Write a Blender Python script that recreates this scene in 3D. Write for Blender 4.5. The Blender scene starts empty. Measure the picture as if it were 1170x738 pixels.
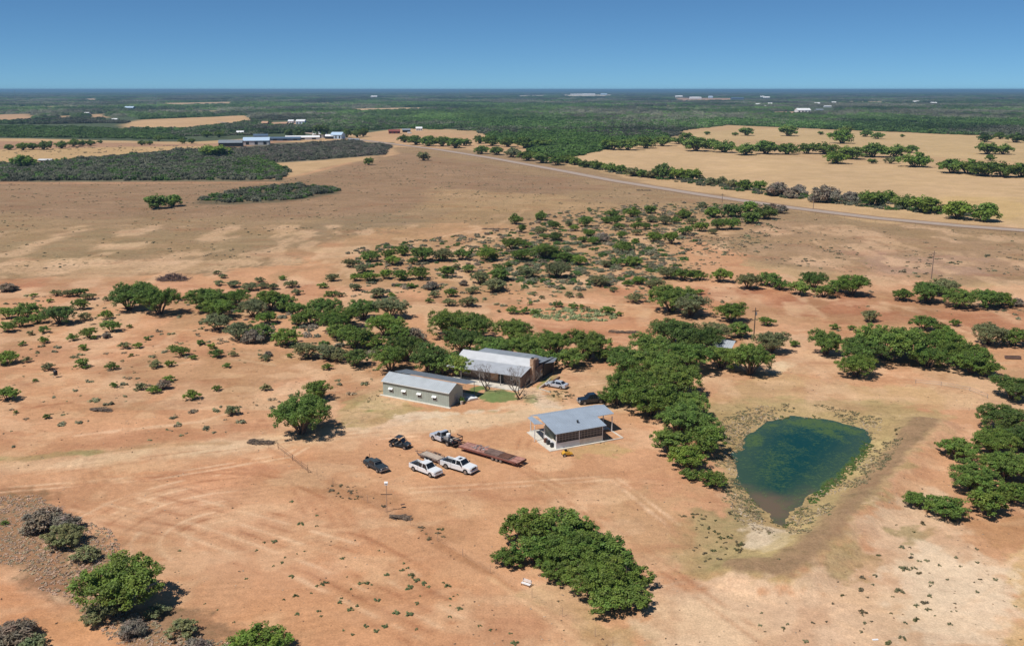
import bpy, bmesh, math, random
import numpy as np
from mathutils import Vector
R = math.radians
random.seed(7); RNG = np.random.default_rng(11)
scn = bpy.context.scene
COL = scn.collection
# ---------------------------------------------------------------- camera geometry (used to turn measured points into metres)
W0, H0, F0, CH = 1170., 738., 1050., 60.
TH = math.atan(266.5 / F0); CT, ST = math.cos(TH), math.sin(TH)

def at(px, py, z=0.):
    a = px - 585.; b = 369. - py
    t = (z - CH) / (-F0 * ST + b * CT)
    return (a * t, (F0 * CT + b * ST) * t)

def scale_at(y, z=0.):
    return (y * CT - (z - CH) * ST) / F0

def lin(c):
    c = c / 255.
    return c / 12.92 if c <= .04045 else ((c + .055) / 1.055) ** 2.4

KL = 1.22
def alb(r, g, b, k=KL):
    return tuple(min(.85, lin(v) / k) for v in (r, g, b))

# ---------------------------------------------------------------- noise helpers
def vnoise(x, y, seed=0):
    xi = np.floor(x).astype(np.int64); yi = np.floor(y).astype(np.int64)
    fx = x - xi; fy = y - yi
    fx = fx * fx * (3 - 2 * fx); fy = fy * fy * (3 - 2 * fy)
    def h(a, b):
        n = (a * 374761393 + b * 668265263 + seed * 1442695041) & 0x7fffffff
        n = ((n ^ (n >> 13)) * 1274126177) & 0x7fffffff
        return ((n ^ (n >> 16)) & 0xffff) / 65535.
    a = h(xi, yi); b = h(xi + 1, yi); c = h(xi, yi + 1); d = h(xi + 1, yi + 1)
    return (a * (1 - fx) + b * fx) * (1 - fy) + (c * (1 - fx) + d * fx) * fy

def fbm(x, y, seed=0, o=3):
    s = 0; a = .5; t = 0
    for i in range(o):
        s = s + a * vnoise(x * 2 ** i, y * 2 ** i, seed + i * 17); t += a; a *= .5
    return s / t

def sdf_poly(x, y, P):
    """signed distance to polygon, negative inside"""
    d = np.full(x.shape, 1e18); ins = np.zeros(x.shape, bool)
    n = len(P)
    for i in range(n):
        ax, ay = P[i]; bx, by = P[(i + 1) % n]
        ex, ey = bx - ax, by - ay
        t = np.clip(((x - ax) * ex + (y - ay) * ey) / (ex * ex + ey * ey + 1e-9), 0, 1)
        d = np.minimum(d, (x - ax - t * ex) ** 2 + (y - ay - t * ey) ** 2)
        c = ((ay > y) != (by > y)) & (x < (bx - ax) * (y - ay) / ((by - ay) if by != ay else 1e-9) + ax)
        ins ^= c
    d = np.sqrt(d)
    return np.where(ins, -d, d)

def dist_line(x, y, P):
    d = np.full(x.shape, 1e18)
    for i in range(len(P) - 1):
        ax, ay = P[i]; bx, by = P[i + 1]
        ex, ey = bx - ax, by - ay
        t = np.clip(((x - ax) * ex + (y - ay) * ey) / (ex * ex + ey * ey + 1e-9), 0, 1)
        d = np.minimum(d, (x - ax - t * ex) ** 2 + (y - ay - t * ey) ** 2)
    return np.sqrt(d)

def sst(a, b, x):
    t = np.clip((x - a) / (b - a), 0, 1)
    return t * t * (3 - 2 * t)

def gp(*pts, z=0.):
    return [at(px, py, z) for px, py in pts]

# ---------------------------------------------------------------- materials
def nt(name):
    m = bpy.data.materials.new(name); m.use_nodes = True
    t = m.node_tree
    return m, t, t.nodes, t.links, t.nodes['Principled BSDF']

def pbr(name, col, rough=.6, metal=0., var=.12, scale=1.5, bump=0., spec=.4, coat=0.):
    m, t, N, L, b = nt(name)
    tc = N.new('ShaderNodeTexCoord'); no = N.new('ShaderNodeTexNoise')
    no.inputs['Scale'].default_value = scale; no.inputs['Detail'].default_value = 4
    L.new(tc.outputs['Object'], no.inputs['Vector'])
    mr = N.new('ShaderNodeMapRange'); mr.inputs[1].default_value = .3; mr.inputs[2].default_value = .7
    mr.inputs[3].default_value = 1 - var; mr.inputs[4].default_value = 1 + var
    L.new(no.outputs['Fac'], mr.inputs[0])
    mx = N.new('ShaderNodeVectorMath'); mx.operation = 'SCALE'; mx.inputs[0].default_value = col[:3]
    L.new(mr.outputs[0], mx.inputs['Scale']); L.new(mx.outputs[0], b.inputs['Base Color'])
    b.inputs['Roughness'].default_value = rough; b.inputs['Metallic'].default_value = metal
    b.inputs['Specular IOR Level'].default_value = spec
    b.inputs['Coat Weight'].default_value = coat
    if bump:
        bp = N.new('ShaderNodeBump'); bp.inputs['Strength'].default_value = bump; bp.inputs['Distance'].default_value = .02
        L.new(no.outputs['Fac'], bp.inputs['Height']); L.new(bp.outputs[0], b.inputs['Normal'])
    return m

def foliage_mat(name, instancer=False):
    m, t, N, L, b = nt(name)
    if instancer:
        a = N.new('ShaderNodeAttribute'); a.attribute_type = 'INSTANCER'; a.attribute_name = 'tint'; colsock = a.outputs['Color']
    else:
        a = N.new('ShaderNodeObjectInfo'); colsock = a.outputs['Color']
    s = N.new('ShaderNodeAttribute'); s.attribute_name = 'shade'
    mul = N.new('ShaderNodeMix'); mul.data_type = 'RGBA'; mul.blend_type = 'MULTIPLY'; mul.inputs[0].default_value = 1
    L.new(colsock, mul.inputs[6]); L.new(s.outputs['Color'], mul.inputs[7])
    L.new(mul.outputs[2], b.inputs['Base Color'])
    b.inputs['Roughness'].default_value = .55; b.inputs['Specular IOR Level'].default_value = .3
    tr = N.new('ShaderNodeBsdfTranslucent'); L.new(mul.outputs[2], tr.inputs['Color'])
    ms = N.new('ShaderNodeMixShader'); ms.inputs[0].default_value = .28
    L.new(b.outputs[0], ms.inputs[1]); L.new(tr.outputs[0], ms.inputs[2])
    L.new(ms.outputs[0], N['Material Output'].inputs['Surface'])
    return m

M = {}
M['leaf'] = foliage_mat('leaf_material'); M['leaf_inst'] = foliage_mat('leaf_scatter_material', True)
M['bark'] = pbr('bark', (.13, .095, .07), .9, var=.3, scale=6, bump=.3)
M['roof'] = pbr('galvanised_roof', (.60, .61, .62), .5, .1, .08, .6)
M['roof_dark'] = pbr('aged_galvanised_roof', (.27, .30, .33), .5, .3, .14, .8)
M['shed_roof'] = pbr('shed_roof_metal', (.43, .46, .48), .55, .1, .08, .7)
M['shed_wall'] = pbr('green_grey_siding', (.37, .41, .36), .6, 0, .06, 1)
M['trim'] = pbr('white_trim', (.74, .74, .72), .5, 0, .05)
M['white'] = pbr('white_paint', (.78, .78, .78), .5, 0, .05)
M['concrete'] = pbr('concrete', (.52, .46, .38), .85, 0, .12, .8, .2)
M['concrete2'] = pbr('slab_concrete', (.60, .55, .47), .85, 0, .12, .8, .2)
M['dark'] = pbr('dark_interior', (.025, .027, .03), .6)
M['glass'] = pbr('dark_glass', (.012, .015, .02), .08, 0, .02, spec=.7)
M['car_white'] = pbr('white_car_paint', (.76, .77, .78), .25, 0, .02, coat=.5)
M['car_silver'] = pbr('silver_car_paint', (.58, .62, .68), .35, .25, .02, coat=.5)
M['car_dark'] = pbr('dark_blue_car_paint', (.012, .02, .028), .25, 0, .05, coat=.6)
M['car_black'] = pbr('weathered_black_paint', (.03, .04, .05), .4, 0, .35, 2)
M['black'] = pbr('black_plastic', (.018, .018, .02), .55)
M['rubber'] = pbr('tyre_rubber', (.025, .024, .023), .85)
M['rim'] = pbr('wheel_rim', (.35, .35, .36), .35, .7)
M['lamp'] = pbr('lamp_lens', (.7, .72, .74), .15)
M['red_lens'] = pbr('red_lens', (.35, .02, .02), .2)
M['rust_red'] = pbr('rusty_red_paint', (.20, .075, .055), .8, 0, .3, 1.2)
M['rust'] = pbr('rust_brown', (.12, .055, .035), .85, 0, .35, 2)
M['plank'] = pbr('weathered_planks', (.36, .29, .23), .9, 0, .25, 3)
M['old_plank'] = pbr('dark_planks', (.17, .11, .09), .9, 0, .35, 2.2)
M['steel'] = pbr('bare_steel', (.38, .37, .36), .5, .5, .2, 3)
M['yellow'] = pbr('yellow_paint', (.62, .34, .04), .5, 0, .1)
M['barn_red'] = pbr('barn_red', (.22, .06, .045), .8)
M['pole'] = pbr('pole_wood', (.11, .075, .055), .9, 0, .2, 2)
M['pole_far'] = pbr('grey_pole_wood', (.20, .15, .12), .9, 0, .2, 2)
M['far_white'] = pbr('dull_white_wall', (.50, .50, .50), .7)
M['blue_roof'] = pbr('blue_grey_roof', (.10, .15, .22), .5, .2, .1, .3)
M['pale_blue'] = pbr('pale_blue_paint', (.45, .58, .72), .5, 0, .05)
M['tan_wall'] = pbr('tan_wall', (.45, .27, .17), .8)
M['seat'] = pbr('grey_seat', (.10, .10, .10), .8)
M['gold'] = pbr('pale_plank_panel', (.66, .60, .52), .8)
M['stone_pale'] = pbr('pale_rubble', (.46, .38, .28), .9, 0, .3, 4)

def stone_mat(name, a, b_, mortar, sc=1.6):
    m, t, N, L, b = nt(name)
    tc = N.new('ShaderNodeTexCoord'); v = N.new('ShaderNodeTexVoronoi'); v.inputs['Scale'].default_value = sc
    L.new(tc.outputs['Object'], v.inputs['Vector'])
    r = N.new('ShaderNodeValToRGB'); r.color_ramp.elements[0].color = (*a, 1); r.color_ramp.elements[1].color = (*b_, 1)
    s = N.new('ShaderNodeSeparateColor'); L.new(v.outputs['Color'], s.inputs[0]); L.new(s.outputs[0], r.inputs[0])
    L.new(r.outputs[0], b.inputs['Base Color']); b.inputs['Roughness'].default_value = .9
    return m
M['stone'] = stone_mat('brown_stone', (.13, .085, .065), (.24, .17, .13), (.1, .1, .1))
M['chimney'] = stone_mat('orange_stone', (.36, .20, .11), (.58, .40, .27), (.1, .1, .1), 2.5)

def screen_mat(name):
    m, t, N, L, b = nt(name)
    tc = N.new('ShaderNodeTexCoord'); br = N.new('ShaderNodeTexBrick')
    br.inputs['Color1'].default_value = (.045, .047, .05, 1); br.inputs['Color2'].default_value = (.07, .07, .075, 1)
    br.inputs['Mortar'].default_value = (.28, .27, .26, 1); br.inputs['Scale'].default_value = 1
    br.inputs['Mortar Size'].default_value = .035; br.inputs['Brick Width'].default_value = .62; br.inputs['Row Height'].default_value = .42
    br.offset = 0
    mp = N.new('ShaderNodeMapping'); mp.inputs['Rotation'].default_value = (R(-90), 0, 0)
    L.new(tc.outputs['Object'], mp.inputs[0]); L.new(mp.outputs[0], br.inputs[0])
    L.new(br.outputs[0], b.inputs['Base Color']); b.inputs['Roughness'].default_value = .5
    return m
M['screen'] = screen_mat('window_screen')

# ---------------------------------------------------------------- mesh collector
class MB:
    def __init__(s): s.v = []; s.f = []
    def add(s, vs, fs):
        n = len(s.v); s.v += [tuple(p) for p in vs]; s.f += [tuple(i + n for i in f) for f in fs]; return s
    def box(s, x0, x1, y0, y1, z0, z1):
        return s.add([(x0, y0, z0), (x1, y0, z0), (x1, y1, z0), (x0, y1, z0), (x0, y0, z1), (x1, y0, z1), (x1, y1, z1), (x0, y1, z1)],
                     [(0, 3, 2, 1), (4, 5, 6, 7), (0, 1, 5, 4), (1, 2, 6, 5), (2, 3, 7, 6), (3, 0, 4, 7)])
    def hexa(s, b, t):
        return s.add(list(b) + list(t), [(0, 3, 2, 1), (4, 5, 6, 7), (0, 1, 5, 4), (1, 2, 6, 5), (2, 3, 7, 6), (3, 0, 4, 7)])
    def slab(s, q, th=.08):
        b = [(p[0], p[1], p[2] - th) for p in q]
        return s.hexa(b, q)
    def prism_y(s, prof, y0, y1):
        n = len(prof)
        vs = [(x, y0, z) for x, z in prof] + [(x, y1, z) for x, z in prof]
        fs = [tuple(range(n)), tuple(range(2 * n - 1, n - 1, -1))] + [(i, i + n, (i + 1) % n + n, (i + 1) % n) for i in range(n)]
        return s.add(vs, fs)
    def prism_x(s, prof, x0, x1):
        n = len(prof)
        vs = [(x0, y, z) for y, z in prof] + [(x1, y, z) for y, z in prof]
        fs = [tuple(range(n)), tuple(range(2 * n - 1, n - 1, -1))] + [(i, i + n, (i + 1) % n + n, (i + 1) % n) for i in range(n)]
        return s.add(vs, fs)
    def tube(s, pts, rad, n=6):
        if not isinstance(rad, (list, tuple)): rad = [rad] * len(pts)
        P = [Vector(p) for p in pts]; vs = []; fs = []
        for i, p in enumerate(P):
            d = (P[min(i + 1, len(P) - 1)] - P[max(i - 1, 0)]).normalized()
            u = d.cross(Vector((0, 0, 1)) if abs(d.z) < .95 else Vector((1, 0, 0))).normalized(); w = d.cross(u)
            for k in range(n):
                a = 2 * math.pi * k / n
                vs.append(tuple(p + rad[i] * (math.cos(a) * u + math.sin(a) * w)))
        for i in range(len(P) - 1):
            for k in range(n):
                fs.append((i * n + k, i * n + (k + 1) % n, (i + 1) * n + (k + 1) % n, (i + 1) * n + k))
        fs.append(tuple(range(n))[::-1]); fs.append(tuple((len(P) - 1) * n + k for k in range(n)))
        return s.add(vs, fs)
    def cyl_y(s, x, z, y0, y1, r, n=14):
        return s.tube([(x, y0, z), (x, y1, z)], r, n)
    def build(s, name, mat, parent=None, bevel=0, fix=True):
        me = bpy.data.meshes.new(name); me.from_pydata(s.v, [], s.f); me.update()
        if fix or bevel:
            bm = bmesh.new(); bm.from_mesh(me)
            bmesh.ops.recalc_face_normals(bm, faces=bm.faces)
            if bevel: bmesh.ops.bevel(bm, geom=bm.edges[:], offset=bevel, segments=2, affect='EDGES', clamp_overlap=True)
            bm.to_mesh(me); bm.free()
        if isinstance(mat, str): mat = M[mat]
        me.materials.append(mat)
        o = bpy.data.objects.new(name, me); COL.objects.link(o)
        if parent: o.parent = parent
        return o

def tag(o, label=None, cat=None, group=None, kind=None):
    if label: o['label'] = label
    if cat: o['category'] = cat
    if group: o['group'] = group
    if kind: o['kind'] = kind
    return o

def empty(name, x, y, rz, label, cat, group=None, z=0.):
    o = bpy.data.objects.new(name, None); COL.objects.link(o)
    o.location = (x, y, z); o.rotation_euler = (0, 0, rz); o.empty_display_size = .3
    return tag(o, label, cat, group)

def np_mesh(name, V, Q, mat=None, shade=None):
    """V (n,3), Q (m,k) fast mesh; shade (n,3) colour multiplier"""
    me = bpy.data.meshes.new(name); k = Q.shape[1]
    me.vertices.add(len(V)); me.vertices.foreach_set('co', V.astype(np.float32).ravel())
    me.loops.add(Q.size); me.loops.foreach_set('vertex_index', Q.astype(np.int32).ravel())
    me.polygons.add(len(Q)); me.polygons.foreach_set('loop_start', np.arange(0, Q.size, k, dtype=np.int32))
    me.update(calc_edges=True)
    if shade is not None:
        a = me.attributes.new('shade', 'FLOAT_COLOR', 'POINT')
        c = np.ones((len(V), 4), np.float32); c[:, :3] = shade; a.data.foreach_set('color', c.ravel())
    if mat: me.materials.append(mat)
    return me

# ---------------------------------------------------------------- ground
POND = [(850,512),(853,500),(862,489),(880,481),(905,477),(940,479),(966,484),(984,490),(992,499),(984,514),(962,540),(932,562),(906,584),(893,597),(880,592),(862,574),(848,552),(843,530)]
PZ = -.8
PONDW = gp(*POND, z=PZ)
BERM = gp((1062,488),(1030,520),(1000,552),(965,590),(930,628),(900,655),(860,658))

def ground_z(x, y):
    near = (x > 15) & (x < 110) & (y > 70) & (y < 200)
    z = np.zeros(x.shape)
    if near.any():
        xs, ys = x[near], y[near]
        d = sdf_poly(xs, ys, PONDW) + (fbm(xs / 4, ys / 4, 5) - .5) * 2.2 + (fbm(xs / 1.3, ys / 1.3, 6) - .5) * 1.2
        zz = PZ + sst(0, 7, d) * (-PZ)
        zz = np.where(d < 0, PZ + np.maximum(d * .22, -1.6), zz)
        b = dist_line(xs, ys, BERM)
        zz = zz + 1.1 * (1 - sst(1.8, 6.5, b)) * sst(2, 8, d)
        z[near] = zz
    z = z + (fbm(x / 9, y / 9, 3) - .5) * .18 * sst(60, 110, y) * (1 - sst(380, 700, y))
    return z

def axis(fine0, fine1, step, lo, hi, g):
    a = list(np.arange(fine0, fine1 + 1e-6, step))
    s = step; v = a[-1]
    while v < hi: s *= 1 + g; v += s; a.append(v)
    s = step; v = a[0]; pre = []
    while v > lo: s *= 1 + g; v -= s; pre.append(v)
    return np.array(pre[::-1] + a)

gx = axis(-92, 92, .42, -42000, 42000, .02)
gy = axis(86, 200, .42, -300, 46000, .011)
GX, GY = np.meshgrid(gx, gy)
X, Y = GX.ravel(), GY.ravel()
nv = len(X)
base = np.zeros((nv, 3)); msk = np.zeros((nv, 3))   # msk: r = tufts, g = grader lines, b = pale/dark streaking

def setc(rgb): return np.array(alb(*rgb))
def zone(poly, rgb, feather=None, amp=None, a=1., tuft=None, lines=None, streak=None, world=False, sc=None, seed=1):
    P = poly if world else gp(*poly)
    xs = [p[0] for p in P]; ys = [p[1] for p in P]; ym = sum(ys) / len(ys)
    fe = feather if feather is not None else .016 * ym
    am = amp if amp is not None else .035 * ym
    s = sc or max(4., .05 * ym)
    mg = fe + am + 2
    sel = np.nonzero((X > min(xs) - mg) & (X < max(xs) + mg) & (Y > min(ys) - mg) & (Y < max(ys) + mg))[0]
    if not len(sel): return
    x, y = X[sel], Y[sel]
    d = sdf_poly(x, y, P) + (fbm(x / s, y / s, seed, 4) - .5) * 2 * am
    near_ = ym < 330
    if near_: d = d + (fbm(x / 1.6, y / 1.6, seed + 5, 3) - .5) * (2.2 + am); fe *= .55
    m = (1 - sst(-fe, fe, d)) * a
    if rgb is not None: base[sel] = base[sel] * (1 - m[:, None]) + setc(rgb) * m[:, None]
    for i, v in enumerate((tuft, lines, streak)):
        if v is not None: msk[sel, i] = msk[sel, i] * (1 - m) + v * m

def stroke(pts, width, rgb, a=.6, soft=.5, amp=.5, seed=3, sc=5.):
    P = gp(*pts); xs = [p[0] for p in P]; ys = [p[1] for p in P]; mg = width + 4
    sel = np.nonzero((X > min(xs) - mg) & (X < max(xs) + mg) & (Y > min(ys) - mg) & (Y < max(ys) + mg))[0]
    x, y = X[sel], Y[sel]
    d = dist_line(x, y, P) + (fbm(x / sc, y / sc, seed) - .5) * amp + (fbm(x / 1.5, y / 1.5, seed + 3) - .5) * min(2.4, width * .5)
    m = (1 - sst(width / 2 - soft, width / 2 + soft, d)) * a * (.6 + .8 * fbm(x / 7, y / 7, seed + 9))
    m = np.clip(m, 0, 1)
    base[sel] = base[sel] * (1 - m[:, None]) + setc(rgb) * m[:, None]

# base: forest floor far away, dirt nearby
base[:] = setc((82, 92, 70)); msk[:, 0] = .5
# --- far open country
zone([(-400,165),(0,158),(215,163),(300,158),(420,152),(470,146),(560,150),(600,158),(700,163),(765,158),(775,150),(830,143),(900,146),(1000,150),(1170,157),(1700,165),(1700,800),(-600,800)], (196,158,120), 6, 10, tuft=.12)
zone([(-400,196),(0,207),(320,207),(440,178),(460,166),(600,178),(800,222),(1000,253),(1170,266),(1700,330),(1700,345),(1170,325),(900,305),(640,262),(480,290),(300,318),(0,322),(-400,330)], (163, 132, 102), tuft=.85, streak=.35)
zone([(-300,205),(0,207),(320,207),(440,180),(455,172),(560,190),(700,214),(640,224),(400,246),(200,252),(0,246),(-300,240)], (156,123,98), a=.9, tuft=.9, streak=.35)
zone([(380,250),(440,243),(492,255),(500,270),(460,280),(390,280),(340,272)], (146,121,95), a=.85, tuft=.4)
zone([(0,256),(140,262),(330,268),(330,282),(150,292),(0,300)], (158,131,100), a=.8, tuft=.6)
zone([(500,215),(620,222),(700,240),(560,245),(480,232)], (186,150,112), a=.6)
zone([(880,250),(1170,285),(1300,300),(1300,330),(1000,322),(840,290)], (174,138,110), a=.8, tuft=.7)
zone([(950,285),(1170,300),(1170,315),(1010,312)], (180,140,122), a=.6, tuft=.5)
# right hay field
zone([(650,182),(700,168),(790,172),(900,178),(960,188),(1060,192),(1170,205),(1400,225),(1400,300),(1170,260),(1000,240),(860,212),(740,195)], (202,165,127), 4, 4, tuft=.05)
zone([(1060,225),(1170,228),(1170,256),(1090,246)], (205,168,116), a=.7, tuft=.2)
zone([(780,160),(800,150),(900,147),(1000,151),(1170,158),(1300,165),(1300,195),(1050,178),(960,168),(870,160)], (197,163,122), 6, 6, tuft=.05)
zone([(830,183),(960,184),(1060,182),(1060,188),(960,196),(850,196)], (208,170,130), a=.5)
zone([(560,155),(640,158),(600,170),(545,166)], (200,158,118), 4, 4)
# left far field
zone([(-300,170),(0,161),(215,165),(340,160),(300,168),(230,172),(0,180),(-300,200)], (176,134,108), 5, 8, tuft=.3)
zone([(-300,178),(0,171),(150,168),(245,167),(200,176),(60,184),(0,190),(-300,205)], (198,160,116), 4, 4, a=.9)
zone([(420,152),(470,149),(560,156),(600,172),(500,170),(445,168),(460,176),(438,180)], (198,156,120), 4, 4)
# brush floors
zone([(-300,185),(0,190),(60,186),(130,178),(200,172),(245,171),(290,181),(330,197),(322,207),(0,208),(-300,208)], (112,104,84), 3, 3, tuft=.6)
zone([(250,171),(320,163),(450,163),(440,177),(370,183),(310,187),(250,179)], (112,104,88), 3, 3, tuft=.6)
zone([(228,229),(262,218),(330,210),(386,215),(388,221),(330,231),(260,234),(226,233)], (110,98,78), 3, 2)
# clearings in the far forest
SLIVERS = [[(20, 122), (70, 121.4), (72, 123), (22, 124)], [(210, 127), (260, 126.4), (258, 128.5), (212, 129)], [(330, 118), (380, 117.4), (382, 119), (332, 119.5)], [(520, 121), (560, 120.4), (562, 122), (522, 122.5)], [(620, 116), (680, 115.4), (682, 117), (622, 117.5)], [(740, 121), (775, 120.4), (777, 122), (742, 122.4)], [(1040, 124), (1090, 123.4), (1092, 125), (1042, 125.5)], [(1120, 113), (1165, 112.6), (1165, 114), (1122, 114.4)], [(560, 131), (600, 130.4), (602, 132), (562, 132.5)], [(290, 111), (350, 110.7), (352, 111.6), (292, 111.9)], [(440, 115), (470, 114.7), (472, 116), (442, 116.3)]]
for P in SLIVERS: zone(P, (165, 143, 112), 8, 14, tuft=0)
for P, c in (([(140,143),(160,137),(285,132),(287,139),(215,148),(150,147)], (200,160,122)), ([(-40,132),(38,130),(40,137),(-40,141)], (190,150,118)),
             ([(185,118),(265,116.5),(265,119.5),(190,121)], (188,158,128)), ([(400,124.5),(482,123),(482,126.5),(400,128)], (196,164,132)),
             ([(100,131),(122,130),(124,135),(104,136)], (186,150,118)), ([(64,133),(84,132),(84,135.5),(66,136)], (180,146,116)),
             ([(95,113),(114,112.5),(114,115),(98,116)], (196,164,140)), ([(640,108.6),(700,108.4),(700,110.6),(650,111.4)], (205,190,175)),
             ([(590,109.5),(625,109),(625,110.8),(592,111)], (190,176,160)), ([(768,112),(850,112.5),(850,115.8),(775,116)], (176,140,122)),
             ([(880,128),(922,127.5),(920,131.5),(884,132)], (186,150,128)), ([(968,115.8),(1010,116),(1010,118),(968,117.8)], (190,165,142)),
             ([(176.5,108),(178.5,108),(181,126),(177,126)], (190,150,124)), ([(0,113),(40,113),(40,114.5),(0,114.5)], (120,120,100)),
             ([(310,140),(350,139),(348,143),(312,144)], (190,150,122)), ([(845,114.5),(905,113.5),(905,116),(850,117)], (165,135,118))):
    zone(P, c, 8, 12, tuft=0)
# --- near dirt
DIRT = [(-500,322),(0,322),(90,316),(230,312),(330,300),(410,268),(520,255),(640,262),(800,275),(900,318),(1170,330),(1800,360),(1800,900),(-900,900)]
zone(DIRT, (205,151,115), 4, 12, tuft=.1, streak=.35)
zone([(300,290),(380,275),(470,282),(560,262),(650,240),(760,238),(860,262),(700,290),(600,300),(420,300)], (196,148,114), a=.8, tuft=.3)
zone([(400,270),(560,235),(700,232),(860,232),(880,250),(770,290),(790,325),(600,335),(400,325)], (176,140,104), 5, 12, a=.55, tuft=.7, seed=8)
zone([(120,297),(230,296),(300,300),(130,318),(20,318),(0,300)], (214,172,138), 3, 8, a=.7)
for p in ([(112,280),(165,277),(160,284),(120,285)], [(30,298),(110,295),(130,303),(40,306)], [(350,285),(420,280),(430,290),(370,296)]):
    zone(p, (219,178,144), 2, 5, a=.7)
zone([(0,318),(200,322),(420,330),(520,345),(460,352),(200,345),(0,340)], (196,138,106), a=.7, streak=.6)
# reddish soil
for i, p in enumerate(([(780,330),(1170,342),(1300,350),(1300,395),(1100,372),(860,362),(790,350)], [(880,345),(1170,358),(1170,376),(960,372)], [(560,358),(760,366),(760,395),(690,400),(560,372)],
          [(170,385),(200,380),(215,395),(180,398)], [(300,415),(380,408),(400,425),(330,432)], [(100,405),(150,405),(160,425),(110,430)], [(0,320),(90,322),(150,328),(0,334)], [(700,300),(770,330),(740,355),(690,330)])):
    zone(p, (178,118,88), a=.6, streak=.8, seed=20 + i)
zone([(850,330),(1000,336),(1000,350),(880,350)], (160,100,74), a=.5, streak=1., seed=33)
zone([(940,300),(1100,322),(1000,335),(930,330)], (200,150,118), a=.6)
# left scrub yard
zone([(0,340),(180,350),(420,400),(440,440),(330,500),(300,510),(0,520)], (206,150,114), a=.5, tuft=.35, streak=.5)
# tracks and driveways (pale compacted ground)
stroke([(-60,545),(60,528),(200,515),(300,505),(380,497),(450,490),(520,484),(600,474),(660,466),(700,464)], 6.5, (222,184,150), .8, 2., 2.)
zone([(395,478),(440,466),(500,470),(560,468),(610,462),(640,470),(600,482),(520,490),(430,494),(390,492)], (216,180,148), 1.2, 3, a=.85, tuft=0)
zone([(440,470),(480,468),(512,470),(560,466),(600,468),(560,474),(480,480),(432,488)], (226,200,176), 1., 2, a=.6)
zone([(590,445),(612,442),(630,452),(650,463),(615,468),(600,458)], (214,188,166), .8, 1.5, a=.7)
zone([(655,425),(700,425),(715,445),(690,470),(650,462),(640,445)], (212,168,132), 1.5, 3, a=.7)
zone([(870,424),(905,408),(918,412),(890,426)], (228,198,164), .6, .8, a=.85)
stroke([(905,412),(985,400),(1170,425),(1300,440)], 4, (214,168,132), .6, 1.5)
stroke([(520,345),(700,372),(760,370),(900,330)], 9, (205,145,108), .6, 3, 3)
stroke([(-20,333),(120,327),(260,333),(400,345),(520,350),(640,372)], 6, (214,160,126), .6, 2, 3)
zone([(800,455),(870,428),(900,424),(940,430),(1000,442),(1100,440),(1120,455),(1080,470),(960,462),(850,470)], (206,166,124), 2, 4, a=.8, tuft=.15)
# grassy tan round pond
RING = [(790,470),(860,458),(960,455),(1040,462),(1085,478),(1060,500),(1010,560),(950,625),(905,668),(840,668),(770,640),(780,600),(820,590),(835,560),(820,500),(800,480)]
zone(RING, (184,153,108), 2, 4, a=.9, tuft=.5, streak=.2)
zone([(790,585),(840,590),(850,630),(860,650),(820,655),(775,630)], (140,130,88), 2, 3, a=.75, tuft=.7)
zone([(840,575),(862,592),(880,608),(868,640),(838,625),(836,600)], (150,130,98), 1, 2, a=.6, tuft=.8)
zone([(868,598),(905,594),(915,610),(898,632),(875,640),(852,628),(850,612)], (218,190,164), .8, 1.5, a=.9, tuft=.35, streak=.2)
stroke([(1052,486),(1020,520),(985,560),(950,596),(920,632),(890,652)], 5.5, (170,136,106), .8, 1.2, 1.2)
zone([(845,655),(880,640),(905,650),(900,662),(860,668)], (164,126,96), 1, 2, a=.8)
stroke([(1020,500),(975,555),(930,605),(880,640)], 2.2, (196,164,118), .6, 1., 1.)
# pale sand, bottom right
zone([(740,672),(850,668),(905,672),(960,620),(1010,570),(1060,560),(1100,610),(1150,640),(1165,680),(1150,760),(740,760)], (219,180,150), 2.5, 5, a=.9, tuft=.12, streak=.25)
zone([(1060,620),(1140,650),(1150,690),(1110,735),(1040,720),(1020,660)], (228,194,166), 3, 5, a=.7, tuft=.05)
zone([(1075,480),(1130,500),(1110,520),(1040,520),(1010,560),(1000,552)], (217,166,134), 2, 4, a=.6)
zone([(1110,600),(1170,590),(1300,600),(1300,650),(1170,640)], (190,138,100), 2, 3, a=.85, tuft=.2)
zone([(1150,630),(1200,620),(1300,700),(1200,780),(1150,740),(1165,690)], (206,166,116), 1.5, 3, a=.8, tuft=.3)
zone([(960,620),(985,612),(995,650),(960,660),(935,650)], (176,148,104), 1.5, 3, a=.7, tuft=.6)
zone([(1020,605),(1060,600),(1080,612),(1040,620)], (160,140,98), 1., 2, a=.7, tuft=.6)
# yard grass left of shed and lawn
zone([(385,478),(400,450),(436,442),(440,455),(470,462),(500,468),(455,474),(420,488),(390,490)], (178,150,104), 1., 1.6, a=.9, tuft=.5)
zone([(408,460),(434,446),(437,454),(450,464),(420,470)], (150,148,92), 1., 1.6, a=.75, tuft=.6)
zone([(540,452),(556,446),(575,444),(590,449),(591,456),(578,461),(552,459)], (104, 122, 66), .35, .5, a=1, tuft=.15)
zone([(528,448),(552,438),(560,444),(541,453)], (96,116,60), .4, .6, a=.8)
zone([(594,452),(608,450),(618,458),(606,464),(596,460)], (128,130,84), .5, 1, a=.8, tuft=.8)
zone([(608,441),(626,431),(636,428),(638,431),(620,442),(612,446)], (130,140,72), .4, .5, a=.9, tuft=.4)
zone([(622,446),(646,446),(655,454),(640,460),(628,455)], (178,150,108), .6, 1.2, a=.8, tuft=.6)
zone([(545,466),(575,470),(600,466),(590,472),(560,474)], (176,150,108), .4, .8, a=.8, tuft=.5)
zone([(640,512),(690,505),(720,512),(700,522),(650,522)], (190,160,108), 1, 2, a=.6, tuft=.5)
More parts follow.
